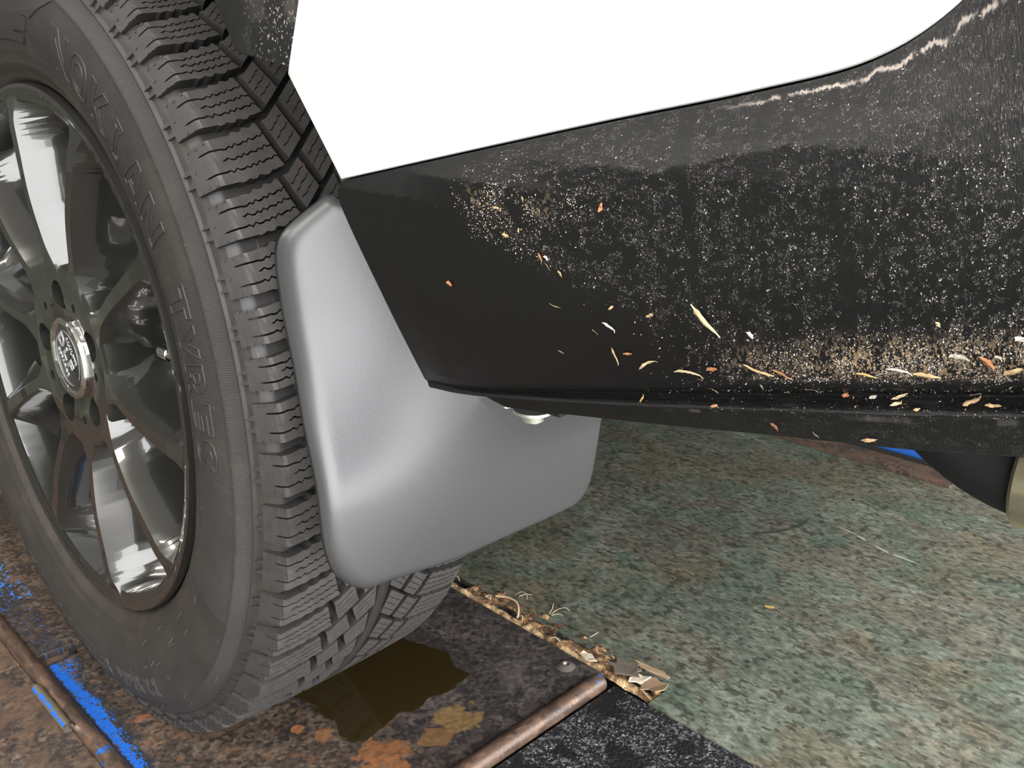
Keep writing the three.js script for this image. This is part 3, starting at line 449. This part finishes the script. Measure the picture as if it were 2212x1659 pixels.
    const g = new THREE.BufferGeometry(); g.setAttribute('position', new THREE.Float32BufferAttribute(out, 3));
    const gs = [g];
    if (row === 0 && side > 0) { // raised triangle marks and pin dots on the shoulder
      for (const c of [0.38, 0.62]) {
        const th = th0 + pitch * c, w = pitch * 0.10, pt = (r, t, h) => [r * Math.cos(t), r * Math.sin(t), wallZ(r) + h]; const tri = [[0.3200, th + w], [0.3200, th - w], [0.3118, th - w * 0.8]], q = [];
        const T = tri.map(([r, t]) => pt(r, t, 0.0026)), Bq = tri.map(([r, t]) => pt(r, t, -0.001)); q.push(...T[0], ...T[2], ...T[1]);
        for (let i = 0; i < 3; i++) { const j = (i + 1) % 3; q.push(...T[i], ...T[j], ...Bq[j], ...T[i], ...Bq[j], ...Bq[i]); }
        const e = new THREE.BufferGeometry(); e.setAttribute('position', new THREE.Float32BufferAttribute(q, 3)); gs.push(e);
      }
      for (const [s, c] of [[0.0985, 0.15], [0.093, 0.17], [0.088, 0.14], [0.0985, 0.86], [0.093, 0.84], [0.087, 0.86], [0.0985, 0.5]]) {
        const th = th0 + pitch * c, [r, a] = outer(s), cyl = new THREE.CylinderGeometry(0.0009, 0.0009, 0.0012, 10).toNonIndexed(); cyl.deleteAttribute('uv'); cyl.deleteAttribute('normal');
        const dir = new THREE.Vector3(Math.cos(th) * 0.55, Math.sin(th) * 0.55, 0.83).normalize(); cyl.applyQuaternion(new THREE.Quaternion().setFromUnitVectors(new THREE.Vector3(0, 1, 0), dir)); cyl.translate(r * Math.cos(th), r * Math.sin(th), ZC + a); gs.push(cyl);
      }
    }
    const m = clampFloor(gs.length > 1 ? mergeGeometries(gs) : g); m.computeVertexNormals();
    const p = m.attributes.position, uv = new Float32Array(p.count * 2);
    for (let i = 0; i < p.count; i++) { uv[2 * i] = Math.atan2(p.getY(i), p.getX(i)) * 0.334 / 0.06; uv[2 * i + 1] = (p.getZ(i) + (0.335 - Math.hypot(p.getX(i), p.getY(i)))) / 0.06; }
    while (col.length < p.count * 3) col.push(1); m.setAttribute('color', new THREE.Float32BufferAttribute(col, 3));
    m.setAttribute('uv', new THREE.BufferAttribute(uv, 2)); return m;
  }
  const cuts = [62.2, 56.5, 51.7, 46.7, 41.8, 35.9, 29.4, 23.7, 18, 12.9, 8.1, 2.4, -3.8, -10, -16.1, -21.8, -27.5, -32.9, -38.7, -44.4, -50.1, -56.4, -62.9, -69, -75];
  const pieces = []; for (let i = 1; i < cuts.length; i++) pieces.push([cuts[i] * D, (cuts[i - 1] - cuts[i]) * D, true]);
  { const a = 62.2, b = 285, n = 39; for (let i = 0; i < n; i++) pieces.push([(a + (b - a) * i / n) * D, (b - a) / n * D, false]); }
  const rest = [];
  for (const [th, pitch, shown] of pieces) for (const side of [1, -1]) for (let row = 0; row < 3; row++) {
    const off = side > 0 ? 0 : pitch * 0.5, g = block(row, th + off, pitch, side);
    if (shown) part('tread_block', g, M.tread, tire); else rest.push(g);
  }
  { const m = part('tread_blocks', mergeGeometries(rest), M.tread, tire); m.userData.kind = 'stuff'; }
  part('centre_rib', clampFloor(rl([[0.325, ZC - 0.0042], [0.335, ZC - 0.0042], [0.335, ZC + 0.0042], [0.325, ZC + 0.0042]], 256)), M.rubber, tire);
}

// --- alloy wheel
{
  const v2 = (a) => a.map(([r, z]) => new THREE.Vector2(r, z));
  const rl = (pts, n) => { const g = new THREE.LatheGeometry(v2(pts), n); g.rotateX(Math.PI / 2); return g; };
  const rimPts = [[0.2145, -0.19], [0.224, -0.192], [0.224, -0.188], [0.205, -0.182], [0.192, -0.16], [0.190, -0.10], [0.196, -0.075], [0.2025, -0.05], [0.2045, -0.03], [0.2065, -0.012], [0.208, -0.0035], [0.2105, -0.0018], [0.2135, -0.0016], [0.2150, -0.0002], [0.2185, 0.0010], [0.2212, 0.0004], [0.2222, -0.002], [0.2222, -0.006], [0.2180, -0.010], [0.2135, -0.014]];
  const wheel = part('alloy_wheel', toCreasedNormals(rl(rimPts, 200), 0.6), M.alloy, car); wheel.position.set(0, HUB, 0); wheel.userData.label = 'glossy dark alloy wheel with ten slim spokes';
  const A = [98.5, 63.5, 30, -7.5, -40, -80, -116.5, -153.5, 170, 134];
  const zf = (r) => lerp(-0.0065, 0.0015, sstep(0.05, 0.15, r)) - 0.003 * sstep(0.19, 0.212, r);
  function spoke(deg) {
    const n = 34, rows = [];
    for (let i = 0; i <= n; i++) {
      const r = lerp(0.066, 0.2125, i / n), half = r * Math.tan(Math.PI / 10);
      const wf = Math.min(half, 0.0058 + 0.0012 * sstep(0.11, 0.19, r) + Math.max(0, 0.098 - r) ** 1.5 * 2.6 + 0.006 * sstep(0.192, 0.214, r) ** 2);
      const wb = Math.min(half * 1.02, 0.0175 + Math.max(0, 0.128 - r) ** 1.4 * 1.6 + 0.05 * Math.max(0, r - 0.170) ** 0.9 * 12 * sstep(0.170, 0.205, r));
      const wm = lerp(wf, wb, 0.42), z = zf(r), zb = -0.046 + 0.010 * sstep(0.16, 0.21, r), zm = lerp(z, zb, 0.6);
      rows.push([[-wb, zb], [-wm, zm], [-wf, z - 0.0016], [-wf + 0.0013, z], [wf - 0.0013, z], [wf, z - 0.0016], [wm, zm], [wb, zb]].map(([t, zz]) => [r, t, zz]));
    }
    const idx = [], pos = [], m = rows[0].length; for (const q of rows) for (const v of q) pos.push(...v);
    for (let i = 0; i < n; i++) for (let j = 0; j < m; j++) { const k = (j + 1) % m, a = i * m + j, b = i * m + k, c = a + m, d = b + m; idx.push(a, c, b, b, c, d); }
    const g = new THREE.BufferGeometry(); g.setAttribute('position', new THREE.Float32BufferAttribute(pos, 3)); g.setIndex(idx);
    const q = toCreasedNormals(g, 0.55); q.rotateZ(deg * Math.PI / 180); return q;
  }
  for (const a of A) part('spoke', spoke(a), M.alloy, wheel);
  // hub with drilled lug seats and small holes
  {
    const hub = new Brush(rl([[0, -0.06], [0.080, -0.058], [0.083, -0.03], [0.079, -0.0075], [0.077, -0.0058], [0.060, -0.0052], [0.050, -0.0055], [0.040, -0.0088], [0.036, -0.0105], [0, -0.0105]], 96).toNonIndexed()); hub.geometry.deleteAttribute('uv'); hub.updateMatrixWorld();
    const ev = new Evaluator(); ev.attributes = ['position', 'normal']; ev.useGroups = false; let cur = hub;
    const drill = (r, deg, rad, depth, rad2 = rad) => { const g = new THREE.CylinderGeometry(rad, rad2, depth + 0.02, 28); g.rotateX(Math.PI / 2); const t = deg * Math.PI / 180; g.translate(r * Math.cos(t), r * Math.sin(t), 0.02 / 2 - depth / 2 - 0.005); g.deleteAttribute('uv'); const b = new Brush(g); b.updateMatrixWorld(); cur = ev.evaluate(cur, b, SUBTRACTION); };
    for (const a of [94.5, 171.4, -113, 22, -45]) drill(0.054, a, 0.0135, 0.035, 0.0105);
    for (const a of [135, -152.4, -75, -5, 61]) drill(0.0545, a, 0.0036, 0.012);
    part('hub', toCreasedNormals(cur.geometry, 0.5), M.alloy, wheel);
    for (const a of [94.5, 171.4, -113, 22, -45]) { const t = a * Math.PI / 180, g = new THREE.CylinderGeometry(0.0085, 0.0095, 0.012, 6); g.rotateX(Math.PI / 2); g.translate(0.054 * Math.cos(t), 0.054 * Math.sin(t), -0.038); part('lug_nut', g, M.darkSteel, wheel); }
  }
  // centre cap
  part('centre_cap_ring', toCreasedNormals(rl([[0.0352, -0.012], [0.0352, -0.0044], [0.0348, -0.0034], [0.0338, -0.0027], [0.0322, -0.0023], [0.0306, -0.0026], [0.0293, -0.0034], [0.0286, -0.0046]], 72), 0.6), M.chrome, wheel);
  part('centre_cap_disc', rl([[0.0305, -0.0060], [0.0290, -0.0046], [0.015, -0.0043], [0, -0.0042]], 60), M.capFace, wheel);
  {
    const font = await new FontLoader().loadAsync('fonts/droid/droid_sans_bold.typeface.json');
    const put = (s, size, x, y, sxx = 1) => { const g = new THREE.ExtrudeGeometry(font.generateShapes(s, size), { depth: 0.0004, bevelEnabled: false, curveSegments: 4 }); g.computeBoundingBox(); const b = g.boundingBox; g.scale(sxx, 1, 1); g.translate(x - sxx * (b.max.x + b.min.x) / 2, y - (b.max.y + b.min.y) / 2, -0.0043); return g; };
    const arcs = [[0.0238, 0.35, 1.25], [0.0238, 0.35 + Math.PI, 1.25 + Math.PI]].map(([r, a, b]) => { const g = new THREE.TorusGeometry(r, 0.0003, 6, 30, Math.PI - 0.7); g.rotateZ(a); g.translate(0, 0, -0.0041); return g.toNonIndexed(); });
    const g = mergeGeometries([put('DLF', 0.0115, 0, 0, 1.3), put('ALULTTI', 0.0042, 0, 0.0125, 1.15), put('CSTAROI', 0.0042, 0, -0.0125, 1.15)].map((q) => q.index ? q.toNonIndexed() : q).concat(arcs)); g.rotateZ(-58 * Math.PI / 180);
    part('centre_cap_lettering', g, M.silver, wheel);
  }
  // valve with a bright cap, and the brake behind the spokes
  {
    const st = new THREE.CylinderGeometry(0.0032, 0.0045, 0.03, 16); st.rotateZ(Math.PI / 2); st.translate(0.192, 0.036, -0.02); part('valve_stem', st, M.silver, wheel);
    const cp = [new THREE.CylinderGeometry(0.0052, 0.0052, 0.013, 18), new THREE.CylinderGeometry(0.0042, 0.0048, 0.006, 18)]; cp.forEach((g, i) => { g.rotateZ(Math.PI / 2); g.translate(i ? 0.1695 : 0.160, 0.036, -0.02); });
    part('valve_cap', mergeGeometries(cp), M.chrome, wheel);
  }
  const brake = part('brake_drum', toCreasedNormals(rl([[0, -0.075], [0.085, -0.075], [0.09, -0.09], [0.142, -0.092], [0.150, -0.098], [0.150, -0.16], [0, -0.16]], 64), 0.5), M.brake, car); brake.position.set(0, HUB, 0);
}

// --- bodywork
const cr = (a, b, c, d, t) => 0.5 * (2 * b + (c - a) * t + (2 * a - 5 * b + 4 * c - d) * t * t + (3 * b - a - 3 * c + d) * t * t * t);
function along(A, t) { const n = A.length - 1, i = Math.min(Math.floor(t * n), n - 1), f = t * n - i, o = []; for (let k = 0; k < 3; k++) { const a = i > 0 ? A[i - 1][k] : 2 * A[0][k] - A[1][k], d = i + 2 <= n ? A[i + 2][k] : 2 * A[n][k] - A[n - 1][k]; o.push(cr(a, A[i][k], A[i + 1][k], d, f)); } return o; }
const sheet = (u, v) => along(CLAD.map((r) => along(r, u)), v);
// a moulded shell: front grid, back grid, closed rim
function shell(fn, nu, nv, back) {
  const pos = [], uv = [], idx = [], W = nu + 1, N = W * (nv + 1);
  for (let s = 0; s < 2; s++) for (let j = 0; j <= nv; j++) for (let i = 0; i <= nu; i++) { const p = fn(i / nu, j / nv); pos.push(p[0] + s * back[0], p[1] + s * back[1], p[2] + s * back[2]); uv.push(i / nu, j / nv); }
  for (let j = 0; j < nv; j++) for (let i = 0; i < nu; i++) { const a = j * W + i, b = a + 1, c = a + W, d = c + 1; idx.push(a, c, b, b, c, d, N + a, N + b, N + c, N + b, N + d, N + c); }
  const rim = (a, b) => idx.push(a, b, N + a, b, N + b, N + a);
  for (let i = 0; i < nu; i++) { rim(i, i + 1); rim(nv * W + i + 1, nv * W + i); } for (let j = 0; j < nv; j++) { rim((j + 1) * W, j * W); rim(j * W + nu, (j + 1) * W + nu); }
  const g = new THREE.BufferGeometry(); g.setAttribute('position', new THREE.Float32BufferAttribute(pos, 3)); g.setAttribute('uv', new THREE.Float32BufferAttribute(uv, 2)); g.setIndex(idx);
  return toCreasedNormals(g, 0.7);
}
{
  const cl = part('bumper_cladding', shell(sheet, 120, 96, [0, 0.001, -0.006]), M.clad, car); cl.userData.label = 'dusty black textured bumper cladding';
  const lip = (u, v) => { const a = along(LIP[0], u), b = along(LIP[1], u); return [lerp(a[0], b[0], v), lerp(a[1], b[1], v) + (v > 0.99 ? 0.0003 : 0), lerp(a[2], b[2], v) - 0.002 * v]; };
  part('bumper_lip', shell(lip, 80, 6, [0.004, 0.008, -0.045]), M.lip, car);
  // white body panel: outline in the side plane, arch cut out, lower edge on the body line
  const low = []; for (let i = 0; i <= 80; i++) { const p = sheet(i / 80, 0); low.push([p[0], p[1] + 0.0008]); }
  const s = new THREE.Shape(); s.moveTo(0.4512, 0.5140); for (const [x, y] of low) s.lineTo(x + 0.0004, y);
  s.lineTo(0.80, 0.75); s.lineTo(0.84, 1.0); s.lineTo(-0.9, 1.0); s.lineTo(-0.9, 0.32); s.lineTo(-0.506, 0.32);
  for (let i = 0; i <= 40; i++) { const t = Math.PI - i / 40 * (Math.PI - 0.555); s.lineTo(0.506 * Math.cos(t), HUB + 0.506 * Math.sin(t)); }
  s.lineTo(0.4155, 0.5605); s.lineTo(0.4145, 0.557); s.closePath();
  const g = new THREE.ExtrudeGeometry(s, { depth: 0.004, bevelEnabled: true, bevelThickness: 0.0012, bevelSize: 0.0008, bevelOffset: -0.0008, bevelSegments: 3, curveSegments: 12 }); g.translate(0, 0, 0.0155);
  part('body_panel', toCreasedNormals(g, 0.6), M.white, car).userData.label = 'glossy white body panel';
  // black arch moulding ending beside the white panel
  const a = new THREE.Shape(); const R0 = 0.436, R1 = 0.504; a.moveTo(0.4135, 0.5595); for (const [x, y] of [[0.4345, 0.5865]]) a.lineTo(x, y);
  for (let i = 0; i <= 50; i++) { const t = 0.57 + i / 50 * (Math.PI - 0.57); a.lineTo(R1 * Math.cos(t), HUB + R1 * Math.sin(t)); }
  for (let i = 50; i >= 0; i--) { const t = 0.585 + i / 50 * (Math.PI - 0.585); a.lineTo(R0 * Math.cos(t), HUB + R0 * Math.sin(t)); } a.lineTo(0.3665, 0.5665); a.closePath();
  const ag = new THREE.ExtrudeGeometry(a, { depth: 0.004, bevelEnabled: true, bevelThickness: 0.002, bevelSize: 0.0015, bevelOffset: -0.0015, bevelSegments: 3, curveSegments: 12 }); ag.translate(0, 0, 0.012);
  const archMap = tex(1024, 1024, (u, v, o) => { const k = 17 + 8 * fbm(u * 40, v * 40, 3); o[0] = k; o[1] = k; o[2] = k * 1.03; const d = Math.hypot((u - 0.985) * 1.3, (v - 0.79)) / 0.13; mix3(o, 170, 160, 148, sstep(0.70, 0.80, fbm(u * 420, v * 420, 2)) * sstep(1.2, 0.3, d)); mix3(o, 70, 66, 60, sstep(0.5, 0.7, fbm(u * 30 + 9, v * 30, 3)) * sstep(1.3, 0.2, d) * 0.6); }, { wrap: THREE.MirroredRepeatWrapping });
  planeUV(ag, 0, 1, 1); { const uv = ag.attributes.uv; for (let i = 0; i < uv.count; i++) uv.setXY(i, uv.getX(i) * 2.4, uv.getY(i) * 2.4 - 0.6); }
  part('arch_moulding', toCreasedNormals(ag, 0.6), std({ map: archMap, roughness: 0.55, bumpMap: grainMap, bumpScale: 0.0004 }), car).userData.label = 'black arch moulding with grit';
  // inner wheel arch, floor pan and rear structure (shade the wheel from above)
  const arc = []; for (let i = 0; i <= 24; i++) { const t = 0.62 + i / 24 * (Math.PI - 0.74); arc.push([0.442 * Math.cos(t), HUB + 0.442 * Math.sin(t)]); }
  const ls = new THREE.Shape(); arc.forEach(([x, y], i) => i ? ls.lineTo(x, y) : ls.moveTo(x, y)); arc.reverse().forEach(([x, y]) => ls.lineTo(x * 1.008, HUB + (y - HUB) * 1.008)); ls.closePath();
  const lg = new THREE.ExtrudeGeometry(ls, { depth: 0.30, bevelEnabled: false }); lg.translate(0, 0, -0.29); part('wheel_arch_liner', lg, M.black, car);
  part('floor_pan', mergeGeometries([box(-2.2, 0.72, 0.50, 0.56, -1.55, -0.30), box(-2.2, -0.5, 0.24, 0.3, -1.55, 0.0), box(0.46, 0.74, 0.50, 0.53, -0.30, -0.05)]), M.black, car);
  part('roof_body', mergeGeometries([box(-2.2, 0.80, 1.0, 1.03, -1.6, 0.02), box(-2.2, 0.80, 0.56, 1.0, -1.6, -1.57), box(0.78, 0.80, 0.62, 1.0, -1.57, 0.0)]), M.white, car);
  part('rear_bumper', rbox(0.7535, 0.80, 0.465, 0.70, -1.58, 0.031, 0.010), M.plastic, car);
}
// --- mud flap
{
  const out = [[-0.0484, 0.4895], [-0.0461, 0.4921], [-0.0426, 0.4893], [-0.023, 0.4719], [-0.0188, 0.4643], [-0.0168, 0.4541], [-0.013, 0.4004], [-0.0058, 0.3597], [-0.001, 0.3177], [-0.0013, 0.2951], [-0.0046, 0.2823], [-0.0119, 0.2721], [-0.0224, 0.266], [-0.0327, 0.2658], [-0.0563, 0.2647], [-0.0937, 0.2634], [-0.1352, 0.2633], [-0.181, 0.2628], [-0.2025, 0.2647], [-0.2114, 0.2753], [-0.2145, 0.3008], [-0.2162, 0.3256], [-0.2192, 0.36], [-0.2192, 0.42], [-0.2, 0.45], [-0.12, 0.47], [-0.06, 0.488]];
  const cv = new THREE.CatmullRomCurve3(out.map(([z, y]) => new THREE.Vector3(z, y, 0)), true, 'centripetal'), B = cv.getSpacedPoints(240).slice(0, 240), C = new THREE.Vector3(-0.10, 0.37, 0);
  const dist = (z, y) => { let m = 1; for (let i = 0; i < B.length; i++) { const a = B[i], b = B[(i + 1) % B.length], ex = b.x - a.x, ey = b.y - a.y, t = clamp(((z - a.x) * ex + (y - a.y) * ey) / (ex * ex + ey * ey)); m = Math.min(m, Math.hypot(z - a.x - ex * t, y - a.y - ey * t)); } return m; };
  const depthAt = (z, y) => {
    const d = dist(z, y), w = lerp(0.003, 0.008, sstep(-0.10, -0.03, z)), q = d < w ? w * (1 - Math.sqrt(Math.max(0, 1 - (1 - d / w) ** 2))) : 0;
    const w2 = 0.743 * (z + 0.088) + 0.669 * (y - 0.352), fold = 0.022 * Math.log1p(Math.exp(clamp(w2 / 0.022, -40, 40)));
    return 0.410 - q - 0.40 * fold - 0.44 * sstep(0.32, 0.43, y) * Math.max(-0.07, z + 0.07) - 1.3 * Math.max(0, 0.345 - y) ** 2;
  };
  const ts = [0, 0.006, 0.015, 0.028, 0.045, 0.065, 0.09, 0.12, 0.16, 0.21, 0.28, 0.36, 0.45, 0.55, 0.66, 0.78, 0.9, 1], n = B.length, m = ts.length, pos = [], uv = [], idx = [];
  for (let s = 0; s < 2; s++) for (let j = 0; j < m; j++) for (let i = 0; i < n; i++) { const z = lerp(B[i].x, C.x, ts[j]), y = lerp(B[i].y, C.y, ts[j]), x = depthAt(z, y) - s * 0.0035; pos.push(x, y, z); uv.push(z * 12, y * 12); }
  const N = n * m; for (let j = 0; j < m - 1; j++) for (let i = 0; i < n; i++) { const k = (i + 1) % n, a = j * n + i, b = j * n + k, c = a + n, d = b + n; idx.push(a, b, c, b, d, c, N + a, N + c, N + b, N + b, N + c, N + d); }
  for (let i = 0; i < n; i++) { const k = (i + 1) % n; idx.push(i, N + i, k, k, N + i, N + k); }
  const g = new THREE.BufferGeometry(); g.setAttribute('position', new THREE.Float32BufferAttribute(pos, 3)); g.setAttribute('uv', new THREE.Float32BufferAttribute(uv, 2)); g.setIndex(idx); g.computeVertexNormals();
  const flap = part('mud_flap', g, M.flap, car); flap.userData.label = 'moulded grey plastic mud flap';
  // fixing under the bumper: bracket, washer and hexagon bolt
  const bx = 0.521, by = 0.4108, bz = -0.030;
  part('bracket', rbox(0.503, 0.538, by + 0.0012, by + 0.0036, bz - 0.016, bz + 0.001, 0.001), M.black, flap);
  const wa = new THREE.CylinderGeometry(0.0092, 0.0092, 0.0014, 28); wa.translate(bx, by + 0.0005, bz); part('washer', wa, M.zinc, flap);
  const b1 = new THREE.CylinderGeometry(0.0054, 0.0050, 0.0044, 6); b1.translate(bx, by - 0.0024, bz); part('bolt', b1, M.zinc, flap);
  const c1 = new THREE.CylinderGeometry(0.0016, 0.0022, 0.004, 12); c1.translate(0.5035, by - 0.0005, bz); part('clip', c1, M.zinc, flap);
}
// --- exhaust
{
  const ax = (pts, n, x, y, z) => { const g = new THREE.LatheGeometry(pts.map(([r, l]) => new THREE.Vector2(r, l)), n); g.rotateZ(-Math.PI / 2); g.translate(x, y, z); return g; };
  const ex = part('exhaust_pipe', new THREE.TubeGeometry(new THREE.CatmullRomCurve3([[0.67, 0.331, -0.32], [0.645, 0.331, -0.32], [0.61, 0.342, -0.325], [0.565, 0.372, -0.335], [0.50, 0.43, -0.36], [0.45, 0.49, -0.38]].map((v) => new THREE.Vector3(...v))), 40, 0.026, 20), M.black, car);
  part('exhaust_tip', toCreasedNormals(ax([[0.024, 0.0], [0.032, 0.0006], [0.0345, 0.003], [0.035, 0.006], [0.035, 0.10], [0.033, 0.10], [0.032, 0.02]], 56, 0.6515, 0.333, -0.32), 0.5), M.tip, ex).userData.label = 'bright metal exhaust tip';
}
// ---------------------------------------------------------------- chips and crumbs stuck to the bumper
{
  const tint = { o: ['orange brown', lin(0.46, 0.20, 0.09)], w: ['white', lin(0.75, 0.72, 0.66)], t: ['tan', lin(0.52, 0.36, 0.20)], c: ['cream', lin(0.68, 0.54, 0.33)], y: ['yellow', lin(0.60, 0.42, 0.16)], b: ['reddish brown', lin(0.36, 0.17, 0.08)], g: ['pale grey', lin(0.50, 0.46, 0.40)] };
  const ZONE = ['in the sawdust patch behind the wheel arch', 'on the bare bumper face above the ledge', 'heaped on the sawdust ledge of the bumper', 'in the dark fold under the bumper ledge', 'on the bottom lip of the bumper'];
  const mats = {}; for (const k in tint) mats[k] = std({ color: tint[k][1], roughness: 0.8, vertexColors: true });
  CHIPS.forEach(([x, y, z, dx, dy, dz, nx, ny, nz, w, k, zone], idx) => {
    const L = Math.hypot(dx, dy, dz), n = 9, W = w / 1000 * 1.15, T = Math.min(0.0009, W * 0.3), P = [], K = [], bend = rr(-0.1, 0.1) * L * (W / L < 0.18 ? 2 : 1), ph = rr(0, 90);
    for (let i = 0; i <= n; i++) { // a flat torn sliver: blade with a ragged outline and a low ridge
      const t = i / n, tip = Math.min(1, 0.12 + t * 4.5, 0.10 + (1 - t) * 2.6), e1 = W / 2 * tip * (0.75 + 0.7 * hash(i * 3 + idx, 5)), e2 = W / 2 * tip * (0.75 + 0.7 * hash(i * 5 + idx, 9)), c = bend * (t - t * t) * 2, up = 0.0005 * vn(t * 4 + ph, 7) + (i === n ? 0.0008 * hash(idx, 3) : 0), x0 = (t - 0.5) * L;
      P.push([x0 + W * 0.3 * (hash(i, idx) - 0.5), c - e1, up], [x0 + W * 0.3 * (hash(i + 7, idx) - 0.5), c + e2, up + 0.0003], [x0, c + (e2 - e1) * 0.3, up + T]);
      for (let j = 0; j < 3; j++) K.push(0.62 + 0.5 * hash(j * 11 + Math.floor(i / 3), idx + 40));
    }
    const ix = []; for (let i = 0; i < n; i++) { const a = i * 3, b = a + 3; for (const [p, q] of [[0, 1], [1, 2], [2, 0]]) ix.push(a + p, b + p, a + q, a + q, b + p, b + q); } ix.push(0, 1, 2, n * 3, n * 3 + 2, n * 3 + 1);
    const g0 = new THREE.BufferGeometry(); g0.setAttribute('position', new THREE.Float32BufferAttribute(P.flat(), 3)); g0.setAttribute('color', new THREE.Float32BufferAttribute(K.flatMap((k) => [k, k * 0.97, k * 0.92]), 3)); g0.setIndex(ix);
    const X = new THREE.Vector3(dx, dy, dz).normalize(), Nn = new THREE.Vector3(nx, ny, nz); Nn.addScaledVector(X, -Nn.dot(X)).normalize(); const Y = new THREE.Vector3().crossVectors(Nn, X);
    const g = g0.toNonIndexed(); g.applyMatrix4(new THREE.Matrix4().makeBasis(X, Y, Nn)); g.computeVertexNormals();
    const big = L > 0.02, lab = idx === 7 ? 'long cream straw splinter slanting across the black bumper cladding' : `${L < 0.006 ? 'tiny' : big ? 'long' : 'small'} ${tint[k][0]} wood ${big ? 'splinter' : 'chip'} ${ZONE[zone]}`;
    const o = thing('wood_chip', g, mats[k], lab, 'wood chip', idx === 7 ? null : `wood chips ${ZONE[zone]}`); o.position.set(x, y, z).addScaledVector(Nn, 0.0002);
  });
  // sawdust and grit: nobody could count it
  const geo = new THREE.TetrahedronGeometry(1, 0), N = 24000, im = new THREE.InstancedMesh(geo, std({ color: 0xffffff, roughness: 0.9 }), N);
  im.name = 'sawdust'; tag(im, 'pale sawdust and grit scattered over the black bumper cladding', 'sawdust', null, 'stuff');
  const m4 = new THREE.Matrix4(), q = new THREE.Quaternion(), e = new THREE.Euler(), col = new THREE.Color(); let c = 0, guard = 0;
  while (c < N && guard++ < 900000) {
    const ut = rnd(), u = toFr(ut), v = rr(0.02, 0.83), x = u * 0.3, y = v * 0.15;
    let d = 0.38 * sstep(0.34, 0.64, fbm(x * 420 + y * 160, y * 800, 3)) * dustLeft(x, y, u, v) * (0.12 + 0.88 * dustStreak(x, y)) * (v < 0.52 ? 1 : 0.16) * (v < 0.16 ? 0.4 : 1);
    d += 1.0 * sstep(0.07, 0.0, Math.abs(v - 0.475)) * sstep(0.38, 0.62, u) * sstep(0.35, 0.58, fbm(x * 150, y * 150, 3));
    d += 1.0 * sstep(0.07, 0.01, Math.abs(v - 0.19)) * sstep(0.14, 0.17, u) * sstep(0.34, 0.25, u) * sstep(0.44, 0.58, fbm(x * 210, y * 160 + 3, 3));
    d += 0.4 * sstep(0.03, 0.0, Math.abs(v - (0.24 + 0.5 * (u - 0.16)))) * sstep(0.14, 0.17, u) * sstep(0.34, 0.29, u);
    if (rnd() > d) continue;
    const p = sheet(ut, v), p1 = sheet(ut + 0.002, v), p2 = sheet(ut, v + 0.002), n = new THREE.Vector3(p2[0] - p[0], p2[1] - p[1], p2[2] - p[2]).cross(new THREE.Vector3(p1[0] - p[0], p1[1] - p[1], p1[2] - p[2])).normalize();
    const s = 0.00005 + 0.00022 * rnd() ** 4, s2 = s * rr(1, 3.0); e.set(rr(0, 6), rr(0, 6), rr(0, 6)); q.setFromEuler(e);
    m4.compose(new THREE.Vector3(p[0], p[1], p[2]).addScaledVector(n, s * 0.5), q, new THREE.Vector3(s2, s, s)); im.setMatrixAt(c, m4);
    const warm = rnd() < (Math.abs(v - 0.47) < 0.05 || (v < 0.27 && u < 0.33) ? 0.55 : 0.15); const heap = Math.abs(v - 0.47) < 0.06 || (v < 0.27 && u < 0.33), b = heap ? rr(0.15, 0.55) : 0.06 + 0.36 * rnd() ** 2.2; col.setRGB(b, b * (warm ? 0.76 : 0.95), b * (warm ? 0.5 : 0.88)); im.setColorAt(c, col); c++;
  }
  im.count = c; scene.add(im);
}
{ // red scrap caught in a tread groove
  const g = new THREE.TubeGeometry(new THREE.CatmullRomCurve3([[0.2755, 0.5055, -0.0717], [0.2775, 0.5035, -0.0714], [0.2785, 0.5008, -0.0712]].map((v) => new THREE.Vector3(...v))), 8, 0.0008, 5);
  thing('red_scrap', g, std({ color: lin(0.45, 0.05, 0.02), roughness: 0.6 }), 'tiny red scrap caught in a tyre tread groove', 'scrap');
}
shade(scene);
renderer.render(scene, camera);
